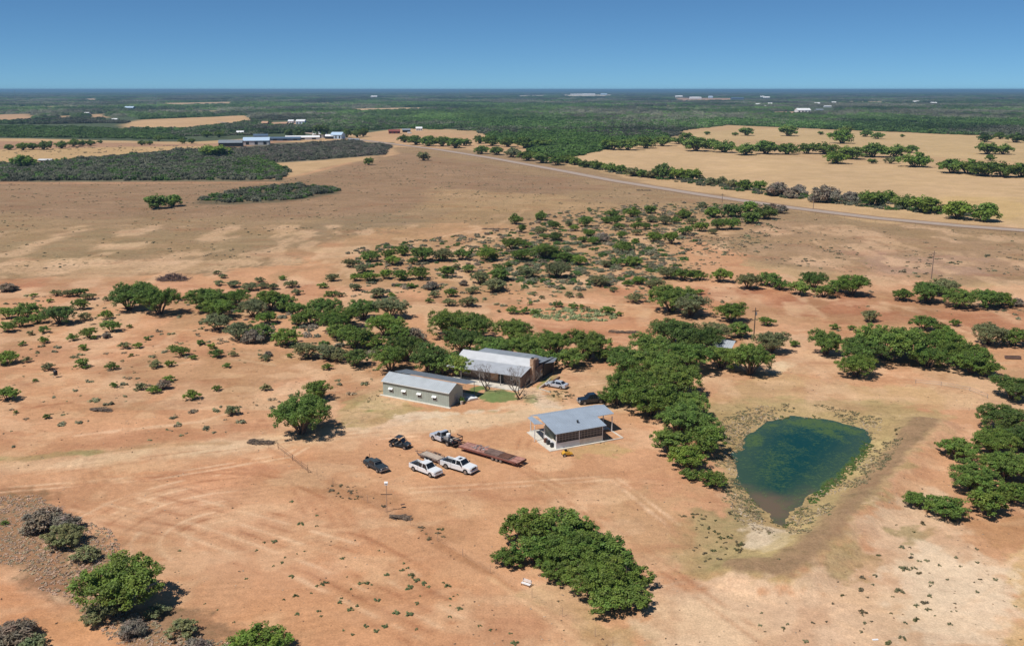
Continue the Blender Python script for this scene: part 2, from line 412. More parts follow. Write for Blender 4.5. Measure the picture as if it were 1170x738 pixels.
# fenceline grass and grader marks, foreground
stroke([(345,545),(380,556),(415,566),(445,572)], 4.5, (178,128,94), .75, 1.5, 2)
stroke([(455,588),(480,602),(510,612)], 4, (176,126,92), .75, 1.5, 2)
stroke([(500,622),(560,655),(610,690),(680,735),(720,770)], 1.0, (170,118,84), .7, .4, .6)
stroke([(560,660),(620,700),(690,752)], .9, (226,180,140), .6, .4, .6)
stroke([(600,665),(650,690),(720,735),(760,770)], 1.1, (222,176,136), .5, .4, .6)
stroke([(307,512),(345,535),(400,564),(441,585),(500,618),(560,655)], .7, (176,124,90), .55, .3, .5)
stroke([(-20,525),(40,523),(75,518),(110,517)], 2.6, (150,140,92), .8, .6, 1)
stroke([(110,517),(190,508),(260,506)], 1.2, (170,130,90), .5, .6, 1)
zone([(0,525),(150,520),(420,560),(480,620),(560,700),(560,790),(250,790),(150,620),(0,560)], None, 6, 6, lines=1.)
zone([(160,560),(300,540),(360,600),(280,640),(170,620)], (214,160,126), 6, 6, a=.5)
zone([(260,640),(400,620),(560,680),(560,790),(330,790)], (204,144,106), 6, 6, a=.6)
zone([(150,540),(350,515),(330,540),(230,560)], (210,146,108), 4, 5, a=.5, streak=.6)
# brushy strip bottom left
zone([(-60,570),(40,560),(70,580),(130,610),(145,650),(190,690),(240,720),(330,745),(330,800),(170,800),(130,720),(60,690),(0,640),(-80,640)], (152,116,90), 1.5, 3, a=.9, tuft=.9)
zone([(-60,560),(40,556),(60,566),(20,580),(-60,585)], (168,124,92), 1, 2, a=.7, tuft=.7)
zone([(0,660),(60,690),(130,738),(140,800),(60,800),(0,730),(-80,690)], (208,146,104), 2, 3, a=.8, tuft=.1)
zone([(-60,730),(20,715),(50,740),(40,800),(-60,800)], (120,100,84), 2, 3, a=.9, tuft=.9)
# leaf litter below the foreground grove (brown litter), pale patch beside
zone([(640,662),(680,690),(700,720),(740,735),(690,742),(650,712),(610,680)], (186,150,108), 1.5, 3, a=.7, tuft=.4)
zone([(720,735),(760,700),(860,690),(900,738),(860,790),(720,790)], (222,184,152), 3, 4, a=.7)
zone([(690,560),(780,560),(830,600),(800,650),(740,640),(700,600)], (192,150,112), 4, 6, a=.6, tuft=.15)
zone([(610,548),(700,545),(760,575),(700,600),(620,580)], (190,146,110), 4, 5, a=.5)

# wheel tracks, cattle trails and grader marks
def pair(pts, off=.85, width=.55, rgb=(226, 178, 142), a=.5, seed=60):
    P = [Vector(at(*p)) for p in pts]
    for sgn in (-1, 1):
        Q_ = []
        for i, p in enumerate(P):
            d = (P[min(i + 1, len(P) - 1)] - P[max(i - 1, 0)]).normalized(); Q_.append((p.x - d.y * off * sgn, p.y + d.x * off * sgn))
        wstroke(Q_, width, rgb, a, .35, .5, seed + sgn)
def wstroke(P, width, rgb, a, soft, amp, seed):
    xs = [p[0] for p in P]; ys = [p[1] for p in P]; mg = width + 3
    sel = np.nonzero((X > min(xs) - mg) & (X < max(xs) + mg) & (Y > min(ys) - mg) & (Y < max(ys) + mg))[0]
    if not len(sel): return
    x, y = X[sel], Y[sel]
    d = dist_line(x, y, P) + (fbm(x / 3, y / 3, seed) - .5) * amp
    m = np.clip((1 - sst(width / 2 - soft, width / 2 + soft, d)) * a * sst(.34, .56, fbm(x / 5, y / 5, seed + 9)) * 1.3, 0, 1)
    base[sel] = base[sel] * (1 - m[:, None]) + setc(rgb) * m[:, None]
DK, LT = (170, 112, 80), (232, 188, 154)
cx_, cy_ = at(262, 612)
for i in range(11):
    r_ = 5 + i * 1.7; a0, a1 = R(100 + 9 * (i % 3)), R(255 - 11 * (i % 4))
    wstroke([(cx_ + math.cos(a0 + (a1 - a0) * k / 9) * r_ * 1.1, cy_ + math.sin(a0 + (a1 - a0) * k / 9) * r_) for k in range(10)], .5, DK if i % 2 else LT, .62, .35, .6, 80 + i)
for i in range(9):
    o_ = i * 13; wstroke(gp((60 + o_ * 1.5, 585 - o_ * .25), (190 + o_, 612 - o_ * .3), (330 + o_ * .9, 668 - o_ * .5), (470 + o_ * .9, 735 - o_ * .45)), .5, LT if i % 2 else DK, .62, .35, .6, 110 + i)
for i in range(5):
    wstroke(gp((150 + i * 26, 548 - i * 3), (260 + i * 18, 530 + i * 5), (330 + i * 16, 548 + i * 8), (350 + i * 20, 590 + i * 10)), .45, DK, .38, .3, .6, 130 + i)
for k_, p_ in enumerate(([(0, 548), (120, 530), (300, 507), (450, 490)], [(430, 500), (520, 492), (620, 478), (655, 464)], [(470, 560), (560, 555), (700, 545), (770, 600)], [(600, 500), (590, 530), (640, 560), (760, 650), (880, 735)],
                         [(400, 480), (330, 520), (180, 545), (0, 560)], [(650, 470), (640, 452), (660, 440), (700, 435)], [(560, 552), (500, 580), (430, 560)], [(880, 735), (960, 690), (1080, 700), (1170, 640)], [(800, 660), (900, 690), (1000, 735)])):
    pair(p_, seed=150 + 3 * k_, a=.7 if k_ % 3 else .38, rgb=LT if k_ % 3 else DK)
for k_, p_ in enumerate(([(420, 432), (330, 448), (230, 482), (60, 500)], [(440, 440), (380, 462), (300, 480)], [(150, 420), (260, 410), (380, 425)], [(0, 470), (120, 455), (240, 430), (330, 420)], [(640, 360), (760, 366), (900, 385), (1000, 395)],
                         [(0, 395), (120, 398), (260, 388)], [(480, 350), (640, 345), (760, 350)], [(560, 262), (480, 300), (390, 330)], [(560, 258), (420, 290), (300, 300)], [(860, 340), (1000, 352), (1170, 358)])):
    wstroke(gp(*p_), 1.1 + .2 * (k_ % 3), DK if k_ % 2 else LT, .5, .6, 1.2, 190 + k_)
stroke([(-60, 209.5), (150, 209.5), (320, 209)], 7, (198, 146, 114), .7, 2, 3)
stroke([(300, 206), (345, 200), (400, 186)], 6, (206, 152, 118), .6, 2, 3)
stroke([(520, 300), (560, 262), (600, 240), (700, 245)], 3, (208, 166, 130), .5, 1, 2)
# mottled thin cover on the mid-distance soil
sel = np.nonzero((Y > 168) & (Y < 420) & (np.abs(X) < 260))[0]
x_, y_ = X[sel], Y[sel]
m_ = (sst(.50, .64, fbm(x_ / 11, y_ / 20, 301, 5)) * .45)[:, None]; base[sel] = base[sel] * (1 - m_) + setc((168, 132, 98)) * m_
m_ = (sst(.53, .66, fbm(x_ / 9, y_ / 18, 302, 5)) * .55)[:, None]; base[sel] = base[sel] * (1 - m_) + setc((222, 178, 144)) * m_
sel = np.nonzero((Y > 86) & (Y < 230) & (np.abs(X) < 140))[0]; x_, y_ = X[sel], Y[sel]
m_ = (sst(.52, .68, fbm(x_ / 6, y_ / 6, 303, 6)) * .32)[:, None]; base[sel] = base[sel] * (1 - m_) + setc((184, 128, 94)) * m_
m_ = (sst(.53, .68, fbm(x_ / 7, y_ / 5, 304, 6)) * .38)[:, None]; base[sel] = base[sel] * (1 - m_) + setc((226, 182, 146)) * m_

zone([(540,452),(556,446),(575,444),(590,449),(591,456),(578,461),(552,459)], (112, 126, 76), .3, .5, a=.95, tuft=.3)
zone([(528,448),(552,438),(560,444),(541,453)], (100, 118, 64), .4, .6, a=.8)
stroke([(1012,503),(968,556),(930,596),(886,636),(852,640)], 6, (192, 162, 114), .75, 1., 1.)
stroke([(1058,484),(1026,516),(990,556),(954,594),(922,632),(890,653),(848,652)], 4.2, (164, 130, 102), .8, .7, .8)
stroke([(1040,492),(1000,540),(960,580),(925,618)], 1.2, (205, 172, 128), .6, .4, .5)
zone(RING, (180,153,110), 2, 4, a=.5, seed=7)
stroke([(1058,484),(1026,516),(990,556),(954,594),(922,632),(890,653),(848,652)], 3.6, (156, 122, 96), .6, .7, .8)
zone([(868,600),(905,596),(913,610),(898,632),(875,640),(856,628),(852,612)], (220,194,168), .6, 1.5, a=.8)
v1 = fbm(X / 45, Y / 45, 41) - .5; base *= (1 + .10 * (fbm(X / 60, Y / 260, 47, 4) - .5) * 2 * sst(350, 700, Y))[:, None]; v2 = fbm(X / 12, Y / 12, 42) - .5
base *= (1 + .16 * v1 + .14 * v2)[:, None]
base[:, 2] *= 1 + .10 * v2
zone([(1060,620),(1140,650),(1150,690),(1110,735),(1040,720),(1020,660)], (232,202,176), 2, 5, a=.6, seed=12)
stroke([(1010,505),(966,557),(928,597),(884,637),(852,640)], 4.5, (194,166,118), .6, .8, .8)
stroke([(1058,484),(1026,516),(990,556),(954,594),(922,632),(890,653),(848,652)], 3.8, (160,126,98), .75, .9, 1.6)
lum_ = base @ np.array([.3, .6, .1]); base = (lum_[:, None] * .04 + base * .96) * np.array([1.05, 1.095, 1.02])

ZG = ground_z(X, Y)
nx_, ny_ = len(gx), len(gy)
idx = (np.arange(ny_ - 1)[:, None] * nx_ + np.arange(nx_ - 1)[None, :]).ravel()
Q = np.stack([idx, idx + 1, idx + 1 + nx_, idx + nx_], 1)
gme = np_mesh('ground', np.stack([X, Y, ZG], 1), Q)
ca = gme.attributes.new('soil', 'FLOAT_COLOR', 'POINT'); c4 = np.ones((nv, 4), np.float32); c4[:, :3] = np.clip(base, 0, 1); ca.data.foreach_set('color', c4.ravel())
cb = gme.attributes.new('cover', 'FLOAT_COLOR', 'POINT'); c4 = np.ones((nv, 4), np.float32); c4[:, :3] = msk; cb.data.foreach_set('color', c4.ravel())
gme.polygons.foreach_set('use_smooth', np.ones(len(Q), bool))

def ground_mat():
    m, t, N, L, b = nt('soil_and_dry_grass')
    geo = N.new('ShaderNodeNewGeometry'); pos = geo.outputs['Position']
    col = N.new('ShaderNodeAttribute'); col.attribute_name = 'soil'
    cv = N.new('ShaderNodeAttribute'); cv.attribute_name = 'cover'
    sp = N.new('ShaderNodeSeparateColor'); L.new(cv.outputs['Color'], sp.inputs[0])
    def noise(scale, detail=3, rough=.55, vec=None, dist=0):
        n = N.new('ShaderNodeTexNoise'); n.inputs['Scale'].default_value = scale; n.inputs['Detail'].default_value = detail
        n.inputs['Roughness'].default_value = rough; n.inputs['Distortion'].default_value = dist
        L.new(vec or pos, n.inputs['Vector']); return n.outputs['Fac']
    def mr(s, a, b_, c, d):
        n = N.new('ShaderNodeMapRange'); n.inputs[1].default_value = a; n.inputs[2].default_value = b_; n.inputs[3].default_value = c; n.inputs[4].default_value = d
        L.new(s, n.inputs[0]); return n.outputs[0]
    def mth(op, a, b_):
        n = N.new('ShaderNodeMath'); n.operation = op
        for i, v in enumerate((a, b_)):
            if isinstance(v, (int, float)): n.inputs[i].default_value = v
            else: L.new(v, n.inputs[i])
        return n.outputs[0]
    def mix(f, a, b_, bt='MIX'):
        n = N.new('ShaderNodeMix'); n.data_type = 'RGBA'; n.blend_type = bt
        if isinstance(f, (int, float)): n.inputs[0].default_value = f
        else: L.new(f, n.inputs[0])
        for k, v in ((6, a), (7, b_)):
            if isinstance(v, tuple): n.inputs[k].default_value = (*v, 1)
            else: L.new(v, n.inputs[k])
        return n.outputs[2]
    c = col.outputs['Color']
    f1 = mr(noise(.09, 5, .6), .3, .7, .90, 1.10)
    f2 = mr(noise(.8, 8, .72), .3, .7, .83, 1.17)
    f3 = mr(noise(4., 3, .65), .3, .7, .84, 1.16)
    f = mth('MULTIPLY', mth('MULTIPLY', f1, f2), f3)
    # graded soil: wavy lines
    wv = N.new('ShaderNodeTexWave'); wv.wave_type = 'RINGS'; wv.rings_direction = 'Z'
    mp = N.new('ShaderNodeMapping'); mp.inputs['Location'].default_value = (45, -150, 0)
    L.new(pos, mp.inputs[0]); L.new(mp.outputs[0], wv.inputs['Vector'])
    wv.inputs['Scale'].default_value = .22; wv.inputs['Distortion'].default_value = 5; wv.inputs['Detail'].default_value = 4; wv.inputs['Detail Scale'].default_value = .35
    brk = mr(noise(.12, 3), .4, .65, 0, 1)
    wl = mth('MULTIPLY', mth('MULTIPLY', mr(wv.outputs['Fac'], 0, 1, -.06, .05), sp.outputs[1]), brk)
    f = mth('MULTIPLY', f, mth('ADD', 1, wl))
    sc = N.new('ShaderNodeVectorMath'); sc.operation = 'SCALE'; L.new(c, sc.inputs[0]); L.new(f, sc.inputs['Scale'])
    c = sc.outputs[0]
    # streaks of redder / paler soil, stretched along the old wash lines
    mp2 = N.new('ShaderNodeMapping'); mp2.inputs['Scale'].default_value = (.045, .09, .05); mp2.inputs['Rotation'].default_value = (0, 0, R(12)); L.new(pos, mp2.inputs[0])
    st = noise(1., 6, .62, mp2.outputs[0], .6)
    c = mix(mth('MULTIPLY', mr(st, .52, .66, 0, .75), sp.outputs[2]), c, alb(160, 98, 70))
    c = mix(mth('MULTIPLY', mr(st, .46, .34, 0, .6), sp.outputs[2]), c, alb(222, 176, 140))
    # dry grass tufts as fine speckle
    tn = noise(.55, 6, .75); big = mr(noise(.05, 3), .35, .65, .4, 1.2)
    tf = mth('MULTIPLY', mth('MULTIPLY', mr(tn, .50, .64, 0, .85), sp.outputs[0]), big)
    c = mix(tf, c, alb(112, 98, 68))
    tn2 = noise(1.7, 3, .7)
    c = mix(mth('MULTIPLY', mr(tn2, .58, .68, 0, .55), sp.outputs[0]), c, alb(92, 84, 58))
    L.new(c, b.inputs['Base Color']); b.inputs['Roughness'].default_value = .95; b.inputs['Specular IOR Level'].default_value = .1
    bp = N.new('ShaderNodeBump'); bp.inputs['Strength'].default_value = .7; bp.inputs['Distance'].default_value = .3
    bh = mth('ADD', noise(.7, 6, .7), mth('MULTIPLY', wl, 1.2))
    L.new(bh, bp.inputs['Height']); L.new(bp.outputs[0], b.inputs['Normal'])
    return m
gme.materials.append(ground_mat())
ground = bpy.data.objects.new('ground', gme); COL.objects.link(ground); tag(ground, kind='structure')

def gz(x, y):
    return float(ground_z(np.array([float(x)]), np.array([float(y)]))[0])

# ---------------------------------------------------------------- pond water
def pond():
    cx = sum(p[0] for p in PONDW) / len(PONDW); cy = sum(p[1] for p in PONDW) / len(PONDW)
    xs = np.arange(34, 70, .5); ys = np.arange(112, 172, .5)
    gxx, gyy = np.meshgrid(xs, ys); x, y = gxx.ravel(), gyy.ravel()
    d = sdf_poly(x, y, PONDW)
    n = len(xs); idx = (np.arange(len(ys) - 1)[:, None] * n + np.arange(n - 1)[None, :]).ravel()
    q = np.stack([idx, idx + 1, idx + 1 + n, idx + n], 1); q = q[(d[q] < 2.2).any(1)]
    me = np_mesh('water', np.stack([x, y, np.full(x.shape, PZ)], 1), q)
    # depth (r), algae (g), mud (b)
    col = np.ones((len(x), 4), np.float32)
    col[:, 0] = sst(0, 7, -d)
    nse = fbm(x / 3, y / 3, 60, 4) - .5
    def reg(P, f=2.5):
        return 1 - sst(-f, f, sdf_poly(x, y, gp(*P, z=PZ)) + nse * 5)
    alg = np.maximum.reduce([.40 + nse * .7, reg([(868,486),(905,476),(955,480),(990,492),(985,500),(940,492),(900,488),(870,496)]) * .9,
                             reg([(940,486),(962,488),(964,504),(945,500),(925,494)]) * 1.0,
                             reg([(858,512),(885,506),(912,518),(905,548),(872,558),(856,538)], 4.5) * .62,
                             reg([(985,512),(990,520),(965,545),(940,562),(925,566),(940,548),(968,528)], 1.2) * 1.0,
                             reg([(853,496),(870,493),(872,503),(856,514)], 1.2) * .8,
                             (1 - sst(.2, 2.6, -d + nse * 4)) * .35])
    col[:, 1] = alg
    col[:, 2] = reg([(850,560),(870,562),(900,570),(930,560),(905,592),(893,602),(870,590)], 3)
    a = me.attributes.new('depth', 'FLOAT_COLOR', 'POINT'); a.data.foreach_set('color', col.ravel())
    m, t, N, L, b = nt('pond_water')
    at_ = N.new('ShaderNodeAttribute'); at_.attribute_name = 'depth'; sp = N.new('ShaderNodeSeparateColor'); L.new(at_.outputs['Color'], sp.inputs[0])
    geo = N.new('ShaderNodeNewGeometry')
    def mix(f, a, b_):
        n = N.new('ShaderNodeMix'); n.data_type = 'RGBA'
        L.new(f, n.inputs[0])
        for k, v in ((6, a), (7, b_)):
            if isinstance(v, tuple): n.inputs[k].default_value = (*v, 1)
            else: L.new(v, n.inputs[k])
        return n.outputs[2]
    c = mix(sp.outputs[0], (.035, .070, .042), (.004, .042, .036))
    md = N.new('ShaderNodeMath'); md.operation = 'MULTIPLY'; md.inputs[1].default_value = .9; L.new(sp.outputs[2], md.inputs[0])
    c = mix(md.outputs[0], c, (.15, .10, .06))
    no = N.new('ShaderNodeTexNoise'); no.inputs['Scale'].default_value = 1.6; no.inputs['Detail'].default_value = 7; no.inputs['Roughness'].default_value = .85
    L.new(geo.outputs['Position'], no.inputs['Vector'])
    ad = N.new('ShaderNodeMath'); ad.operation = 'MULTIPLY_ADD'; L.new(sp.outputs[1], ad.inputs[0]); ad.inputs[1].default_value = .36; L.new(no.outputs['Fac'], ad.inputs[2])
    mr = N.new('ShaderNodeMapRange'); mr.inputs[1].default_value = .64; mr.inputs[2].default_value = .88; mr.inputs[4].default_value = .8; L.new(ad.outputs[0], mr.inputs[0])
    c = mix(mr.outputs[0], c, (.085, .135, .03))
    L.new(c, b.inputs['Base Color'])
    rr = N.new('ShaderNodeMapRange'); rr.inputs[3].default_value = .06; rr.inputs[4].default_value = .6; L.new(mr.outputs[0], rr.inputs[0]); L.new(rr.outputs[0], b.inputs['Roughness'])
    b.inputs['Specular IOR Level'].default_value = .25
    wb = N.new('ShaderNodeTexNoise'); wb.inputs['Scale'].default_value = 2.5; wb.inputs['Detail'].default_value = 3; L.new(geo.outputs['Position'], wb.inputs['Vector'])
    bp = N.new('ShaderNodeBump'); bp.inputs['Strength'].default_value = .08; bp.inputs['Distance'].default_value = .1
    L.new(wb.outputs['Fac'], bp.inputs['Height']); L.new(bp.outputs[0], b.inputs['Normal'])
    me.materials.append(m)
    o = bpy.data.objects.new('pond_water', me); COL.objects.link(o); tag(o, kind='structure')
pond()

# ---------------------------------------------------------------- paved road across the middle distance
def road():
    ctr = gp((250,139.5),(455,165.5),(500,171),(560,180.5),(640,195),(700,206.5),(800,222.5),(900,237),(1000,249.3),(1100,258.5),(1170,263.5),(1400,277),(1700,292))
    P = [Vector((x, y, 0)) for x, y in ctr]
    def strip(name, off0, off1, z, mat):
        vs = []; fs = []
        for i, p in enumerate(P):
            d = (P[min(i + 1, len(P) - 1)] - P[max(i - 1, 0)]).normalized(); n = Vector((-d.y, d.x, 0))
            vs += [tuple(p + n * off0 + Vector((0, 0, z))), tuple(p + n * off1 + Vector((0, 0, z)))]
        for i in range(len(P) - 1): fs.append((2 * i, 2 * i + 2, 2 * i + 3, 2 * i + 1))
        me = bpy.data.meshes.new(name); me.from_pydata(vs, [], fs); me.materials.append(M[mat])
        o = bpy.data.objects.new(name, me); COL.objects.link(o); tag(o, kind='structure')
    M['shoulder'] = pbr('road_shoulder', alb(158, 128, 102), .95, 0, .12, .2)
    M['asphalt'] = pbr('worn_asphalt', alb(178, 160, 146), .9, 0, .08, .3)
    M['line'] = pbr('worn_road_paint', alb(190, 178, 160), .8)
    strip('road_shoulder', -6.5, 6.5, .10, 'shoulder')
    strip('road', -3.6, 3.6, .104, 'asphalt')
    strip('road_marking', -.12, .12, .108, 'line')
road()

# ---------------------------------------------------------------- foliage meshes
def leaf_cloud(rng, centres, radii, nleaf, size, flat=.65, shade_c=None, elong=1.0):
    """small quads spread through ellipsoidal clumps"""
    n = len(centres); k = nleaf
    C = np.repeat(centres, k, 0); Rr = np.repeat(radii, k)[:, None]
    d = rng.normal(size=(n * k, 3)); d /= np.linalg.norm(d, axis=1)[:, None]
    rad = rng.random((n * k, 1)) ** .45
    p = C + d * rad * Rr * np.array([1, 1, flat])
    nr = d * .6 + rng.normal(size=d.shape) * .5 + np.array([-.15, -.1, .85]); nr /= np.linalg.norm(nr, axis=1)[:, None]
    u = np.cross(nr, rng.normal(size=d.shape)); u /= np.linalg.norm(u, axis=1)[:, None]; w = np.cross(nr, u)
    s = size * (.6 + .8 * rng.random((n * k, 1)))
    V = np.stack([p - u * s * elong - w * s * .5, p + u * s * elong * .6 - w * s * .6, p + u * s * elong + w * s * .45, p - u * s * elong * .7 + w * s * .6], 1).reshape(-1, 3)
    Qd = np.arange(n * k * 4).reshape(-1, 4)
    sh = np.repeat(shade_c if shade_c is not None else np.ones((n, 3)), k, 0) * (.85 + .3 * rng.random((n * k, 1)))
    return V, Qd, np.repeat(sh, 4, 0)

def crown_parts(seed, W, H, nlobe, clumps, rc, nleaf, leaf, skirt=.35, elong=1.0):
    rng = np.random.default_rng(seed)
    C = []; Rd = []; lob = []
    for i in range(nlobe):
        a = 2 * math.pi * (i + rng.random() * .7) / max(1, nlobe - 1) if i else 0
        rr = 0 if i == 0 else W * (.20 + .14 * rng.random())
        LR = W * ((.27 if i == 0 else .20) + .07 * rng.random())
        z = H * (.66 if i == 0 else skirt + .25 * rng.random())
        lob.append((math.cos(a) * rr, math.sin(a) * rr, z, LR))
    lob = np.array(lob); wt = lob[:, 3] ** 2; wt /= wt.sum()
    for _ in range(clumps):
        l = lob[rng.choice(nlobe, p=wt)]
        d = rng.normal(size=3); d[2] = abs(d[2]) if rng.random() < .72 else -abs(d[2]) * .6
        d /= np.linalg.norm(d); f = .75 + .35 * rng.random() if rng.random() < .8 else .4 * rng.random() + .2
        vr = min(l[3] * .8, H * .28)
        p = np.array([l[0] + d[0] * l[3] * f, l[1] + d[1] * l[3] * f, l[2] + d[2] * vr * f])
        p[2] = min(max(p[2], rc * .5), H)
        C.append(p); Rd.append(rc * (.7 + .6 * rng.random()))
    C = np.array(C); Rd = np.array(Rd)
    sh = (.72 + .56 * rng.random((len(C), 1))) * np.array([[1, 1, 1]]) ** 1
    sh = sh * (1 + (rng.random((len(C), 3)) - .5) * np.array([.22, .05, .15]))
    V, Qd, s = leaf_cloud(rng, C, Rd, nleaf, leaf, .7, sh, elong)
    return V, Qd, s, lob, C

def trunk_mesh(name, seed, lob, C, W, H, rt, nb=10):
    rng = random.Random(seed); mb = MB()
    for i, l in enumerate(lob):
        bx, by = l[0] * .10 + rng.uniform(-.05, .05) * W * .3, l[1] * .10 + rng.uniform(-.05, .05) * W * .3
        m1 = (bx + (l[0] - bx) * .35, by + (l[1] - by) * .35, l[2] * .42)
        mb.tube([(bx, by, -.25), m1, (l[0], l[1], l[2])], [rt, rt * .75, rt * .35], 5)
    for k in range(nb):
        c = C[rng.randrange(len(C))]; l = min(lob, key=lambda q: (q[0] - c[0]) ** 2 + (q[1] - c[1]) ** 2)
        mb.tube([(l[0] * .5, l[1] * .5, l[2] * .55), tuple((c + l[:3]) / 2), tuple(c)], [rt * .4, rt * .25, rt * .08], 4)
    me = bpy.data.meshes.new(name); me.from_pydata(mb.v, [], mb.f); me.materials.append(M['bark'])
    return me

CLS = {}
def make_class(key, W, H, n, **kw):
    out = []
    for i in range(n):
        sd = hash((len(key) * 7 + ord(key[0]) * 13 + i * 101)) % 100000
        V, Qd, s, lob, C = crown_parts(sd, W, H, kw['nl'] + i % 2, kw['cl'], kw['rc'], kw['nf'], kw['lf'], kw.get('skirt', .35), kw.get('el', 1.))
        cm = np_mesh(key + '_crown', V, Qd, M['leaf'], s)
        tm = trunk_mesh(key + '_trunk', sd, lob, C, W, H, kw['rt'], kw.get('nb', 10))
        out.append((cm, tm))
    CLS[key] = (W, H, out)
make_class('big', 10., 6.2, 6, nl=8, cl=250, rc=.66, nf=80, lf=.115, rt=.2, nb=30, skirt=.47)
make_class('mid', 6., 4., 6, nl=7, cl=110, rc=.5, nf=60, lf=.115, rt=.12, nb=18, skirt=.42)
make_class('small', 3., 2., 6, nl=5, cl=42, rc=.34, nf=46, lf=.09, rt=.05, nb=8, skirt=.3)
make_class('far', 8., 5., 5, nl=7, cl=90, rc=.85, nf=34, lf=.25, rt=.2, nb=6, skirt=.34)
make_class('bare', 4., 2.4, 4, nl=7, cl=60, rc=.55, nf=60, lf=.075, rt=.04, nb=40, skirt=.3, el=3.5)

TONE = {0: (.150, .222, .042), 1: (.185, .275, .045), 2: (.112, .170, .038), 3: (.225, .235, .105), 4: (.29, .24, .18), 5: (.22, .29, .055)}
TNAME = {0: 'green', 1: 'bright green', 2: 'dark green', 3: 'grey green', 4: 'bare brown', 5: 'yellow green'}
ORD = ['first', 'second', 'third', 'fourth', 'fifth', 'sixth', 'seventh', 'eighth', 'ninth', 'tenth', 'eleventh', 'twelfth', 'thirteenth', 'fourteenth', 'fifteenth', 'sixteenth', 'seventeenth', 'eighteenth', 'nineteenth', 'twentieth', 'twenty-first', 'twenty-second', 'twenty-third', 'twenty-fourth', 'twenty-fifth', 'twenty-sixth', 'twenty-seventh', 'twenty-eighth', 'twenty-ninth', 'thirtieth']

def plant(px, py, w, tone, ratio, label, kind, group, seed):
    rng = random.Random(seed)
    if py < 260: w = w * 1.22
    elif py < 345: w = w * 1.16
    elif py > 330: w = w * 1.05
    h = 1.
    for _ in range(4):
        x, y = at(px, py, h); Wm = w * scale_at(y, h) * 1.04; Hm = Wm * ratio; h = .52 * Hm
    if y > 420: key = 'far' if tone != 4 else 'bare'
    elif tone == 4: key = 'bare'
    else: key = 'big' if Wm > 7.6 else ('mid' if Wm > 3.9 else 'small')
    Wc, Hc, var = CLS[key]
    cm, tm = var[rng.randrange(len(var))]
    e = empty(kind, x, y, rng.uniform(0, 6.28), label, 'tree' if 'tree' in kind else 'shrub', group, gz(x, y) - .02)
    sw = Wm / Wc; sh = Hm / Hc
    f = rng.uniform(.88, 1.12); g = rng.uniform(.93, 1.07); c = TONE[tone]
    for nm, me in (('trunk', tm), ('crown', cm)):
        o = bpy.data.objects.new(nm, me); COL.objects.link(o); o.parent = e; o.scale = (sw, sw, sh)
        if nm == 'crown': o.color = (c[0] * f * g, c[1] * f, c[2] * f / g, 1)
    return e

def cluster(where, group, items, ratio=.60, seed=0):
    """items: (px, py, width px[, tone[, ratio]]) measured on the photograph"""
    its = sorted(items, key=lambda t: t[0])
    for i, it in enumerate(its):
        px, py, w = it[:3]; tone = it[3] if len(it) > 3 else 0; r = it[4] if len(it) > 4 else ratio
        x, y = at(px, py, 1); Wm = w * scale_at(y)
        kind = 'mesquite_tree' if Wm > 3.6 else 'shrub'
        if tone == 4: kind = 'bare_shrub'
        word = 'mesquite tree' if kind == 'mesquite_tree' else 'shrub'
        size = 'broad ' if Wm > 9 else ('small ' if Wm < 2.2 else '')
        if len(its) == 1: lab = f"{size}{TNAME[tone]} {word} {where}"
        else:
            o = ORD[i] + ' from left' if i < len(its) - 1 or i > 28 else 'rightmost'
            lab = f"{size}{TNAME[tone]} {word} {where}, {o}"
            if len(lab.split()) > 16: lab = f"{TNAME[tone]} {word.split()[-1]} {where}, {o}"
        plant(px, py, w, tone, r, lab, kind, group if len(its) > 1 else None, seed * 1000 + i)

cluster('in the big foreground grove', 'trees of the foreground grove', [(600,602,56),(640,598,56),(612,628,52),(655,626,66),(582,636,34),(692,630,56),(682,658,66),(636,651,40),(716,656,54),(694,682,50),(720,680,42),(668,604,34)], .52, 1)
cluster('alone in the brushy bottom left corner', None, [(137,668,90,0)], .56, 2)
cluster('in the brush strip near the bottom left tree', 'shrubs of the bottom left brush strip', [(112,700,38,3),(180,697,26,3),(207,717,34,3),(72,612,42,3),(98,632,30,3),(48,592,42,4),(75,596,30,4),(14,722,44,4),(36,736,34,3),(225,742,40,4),(5,597,9),(150,716,30,4)], .5, 3)
cluster('cut by the bottom edge left of centre', 'shrubs cut by the bottom edge', [(300,733,62,1),(262,742,30,3)], .5, 4)
cluster('beside the pale driveway west of the trucks', 'trees beside the pale driveway', [(344,474,64,0,.62),(364,446,30,0,.7)], .6, 5)
cluster('at the right edge beyond the pond dam', 'trees at the right edge beside the pond', [(1158,443,46,2),(1148,478,52,2),(1094,512,42),(1112,545,54),(1150,532,56),(1048,570,30),(1084,580,44),(1125,573,48),(1157,562,40),(1137,505,50),(1172,500,50,2),(1190,540,60)], .52, 6)
cluster('in the grove above the pond', 'trees of the grove above the pond', [(944,391,38,0,.7),(985,402,50),(1012,390,66),(980,418,40),(1045,392,48),(1078,389,46,1),(1095,403,46),(1112,413,46),(1127,421,30),(1062,408,40)], .56, 7)
cluster('on red dirt behind the pond grove', 'shrubs behind the pond grove', [(1057,368,27,0),(1075,374,19),(1091,368,13),(1131,381,38,3),(1159,384,32),(954,373,11),(973,374,9),(996,361,20,3)], .6, 8)
cluster('standing alone right of the utility pole base', None, [(858,409,48,0,.72)], .7, 9)
cluster('in the north part of the central grove', 'trees in the north of the central grove', [(770,380,52,2),(800,388,46,2),(745,397,50),(787,407,54),(824,408,40),(716,412,48),(752,417,52)], .58, 10)
cluster('in the middle of the central grove', 'trees in the middle of the central grove', [(723,440,54),(768,433,54),(706,450,40),(745,456,60),(781,462,46)], .58, 11)
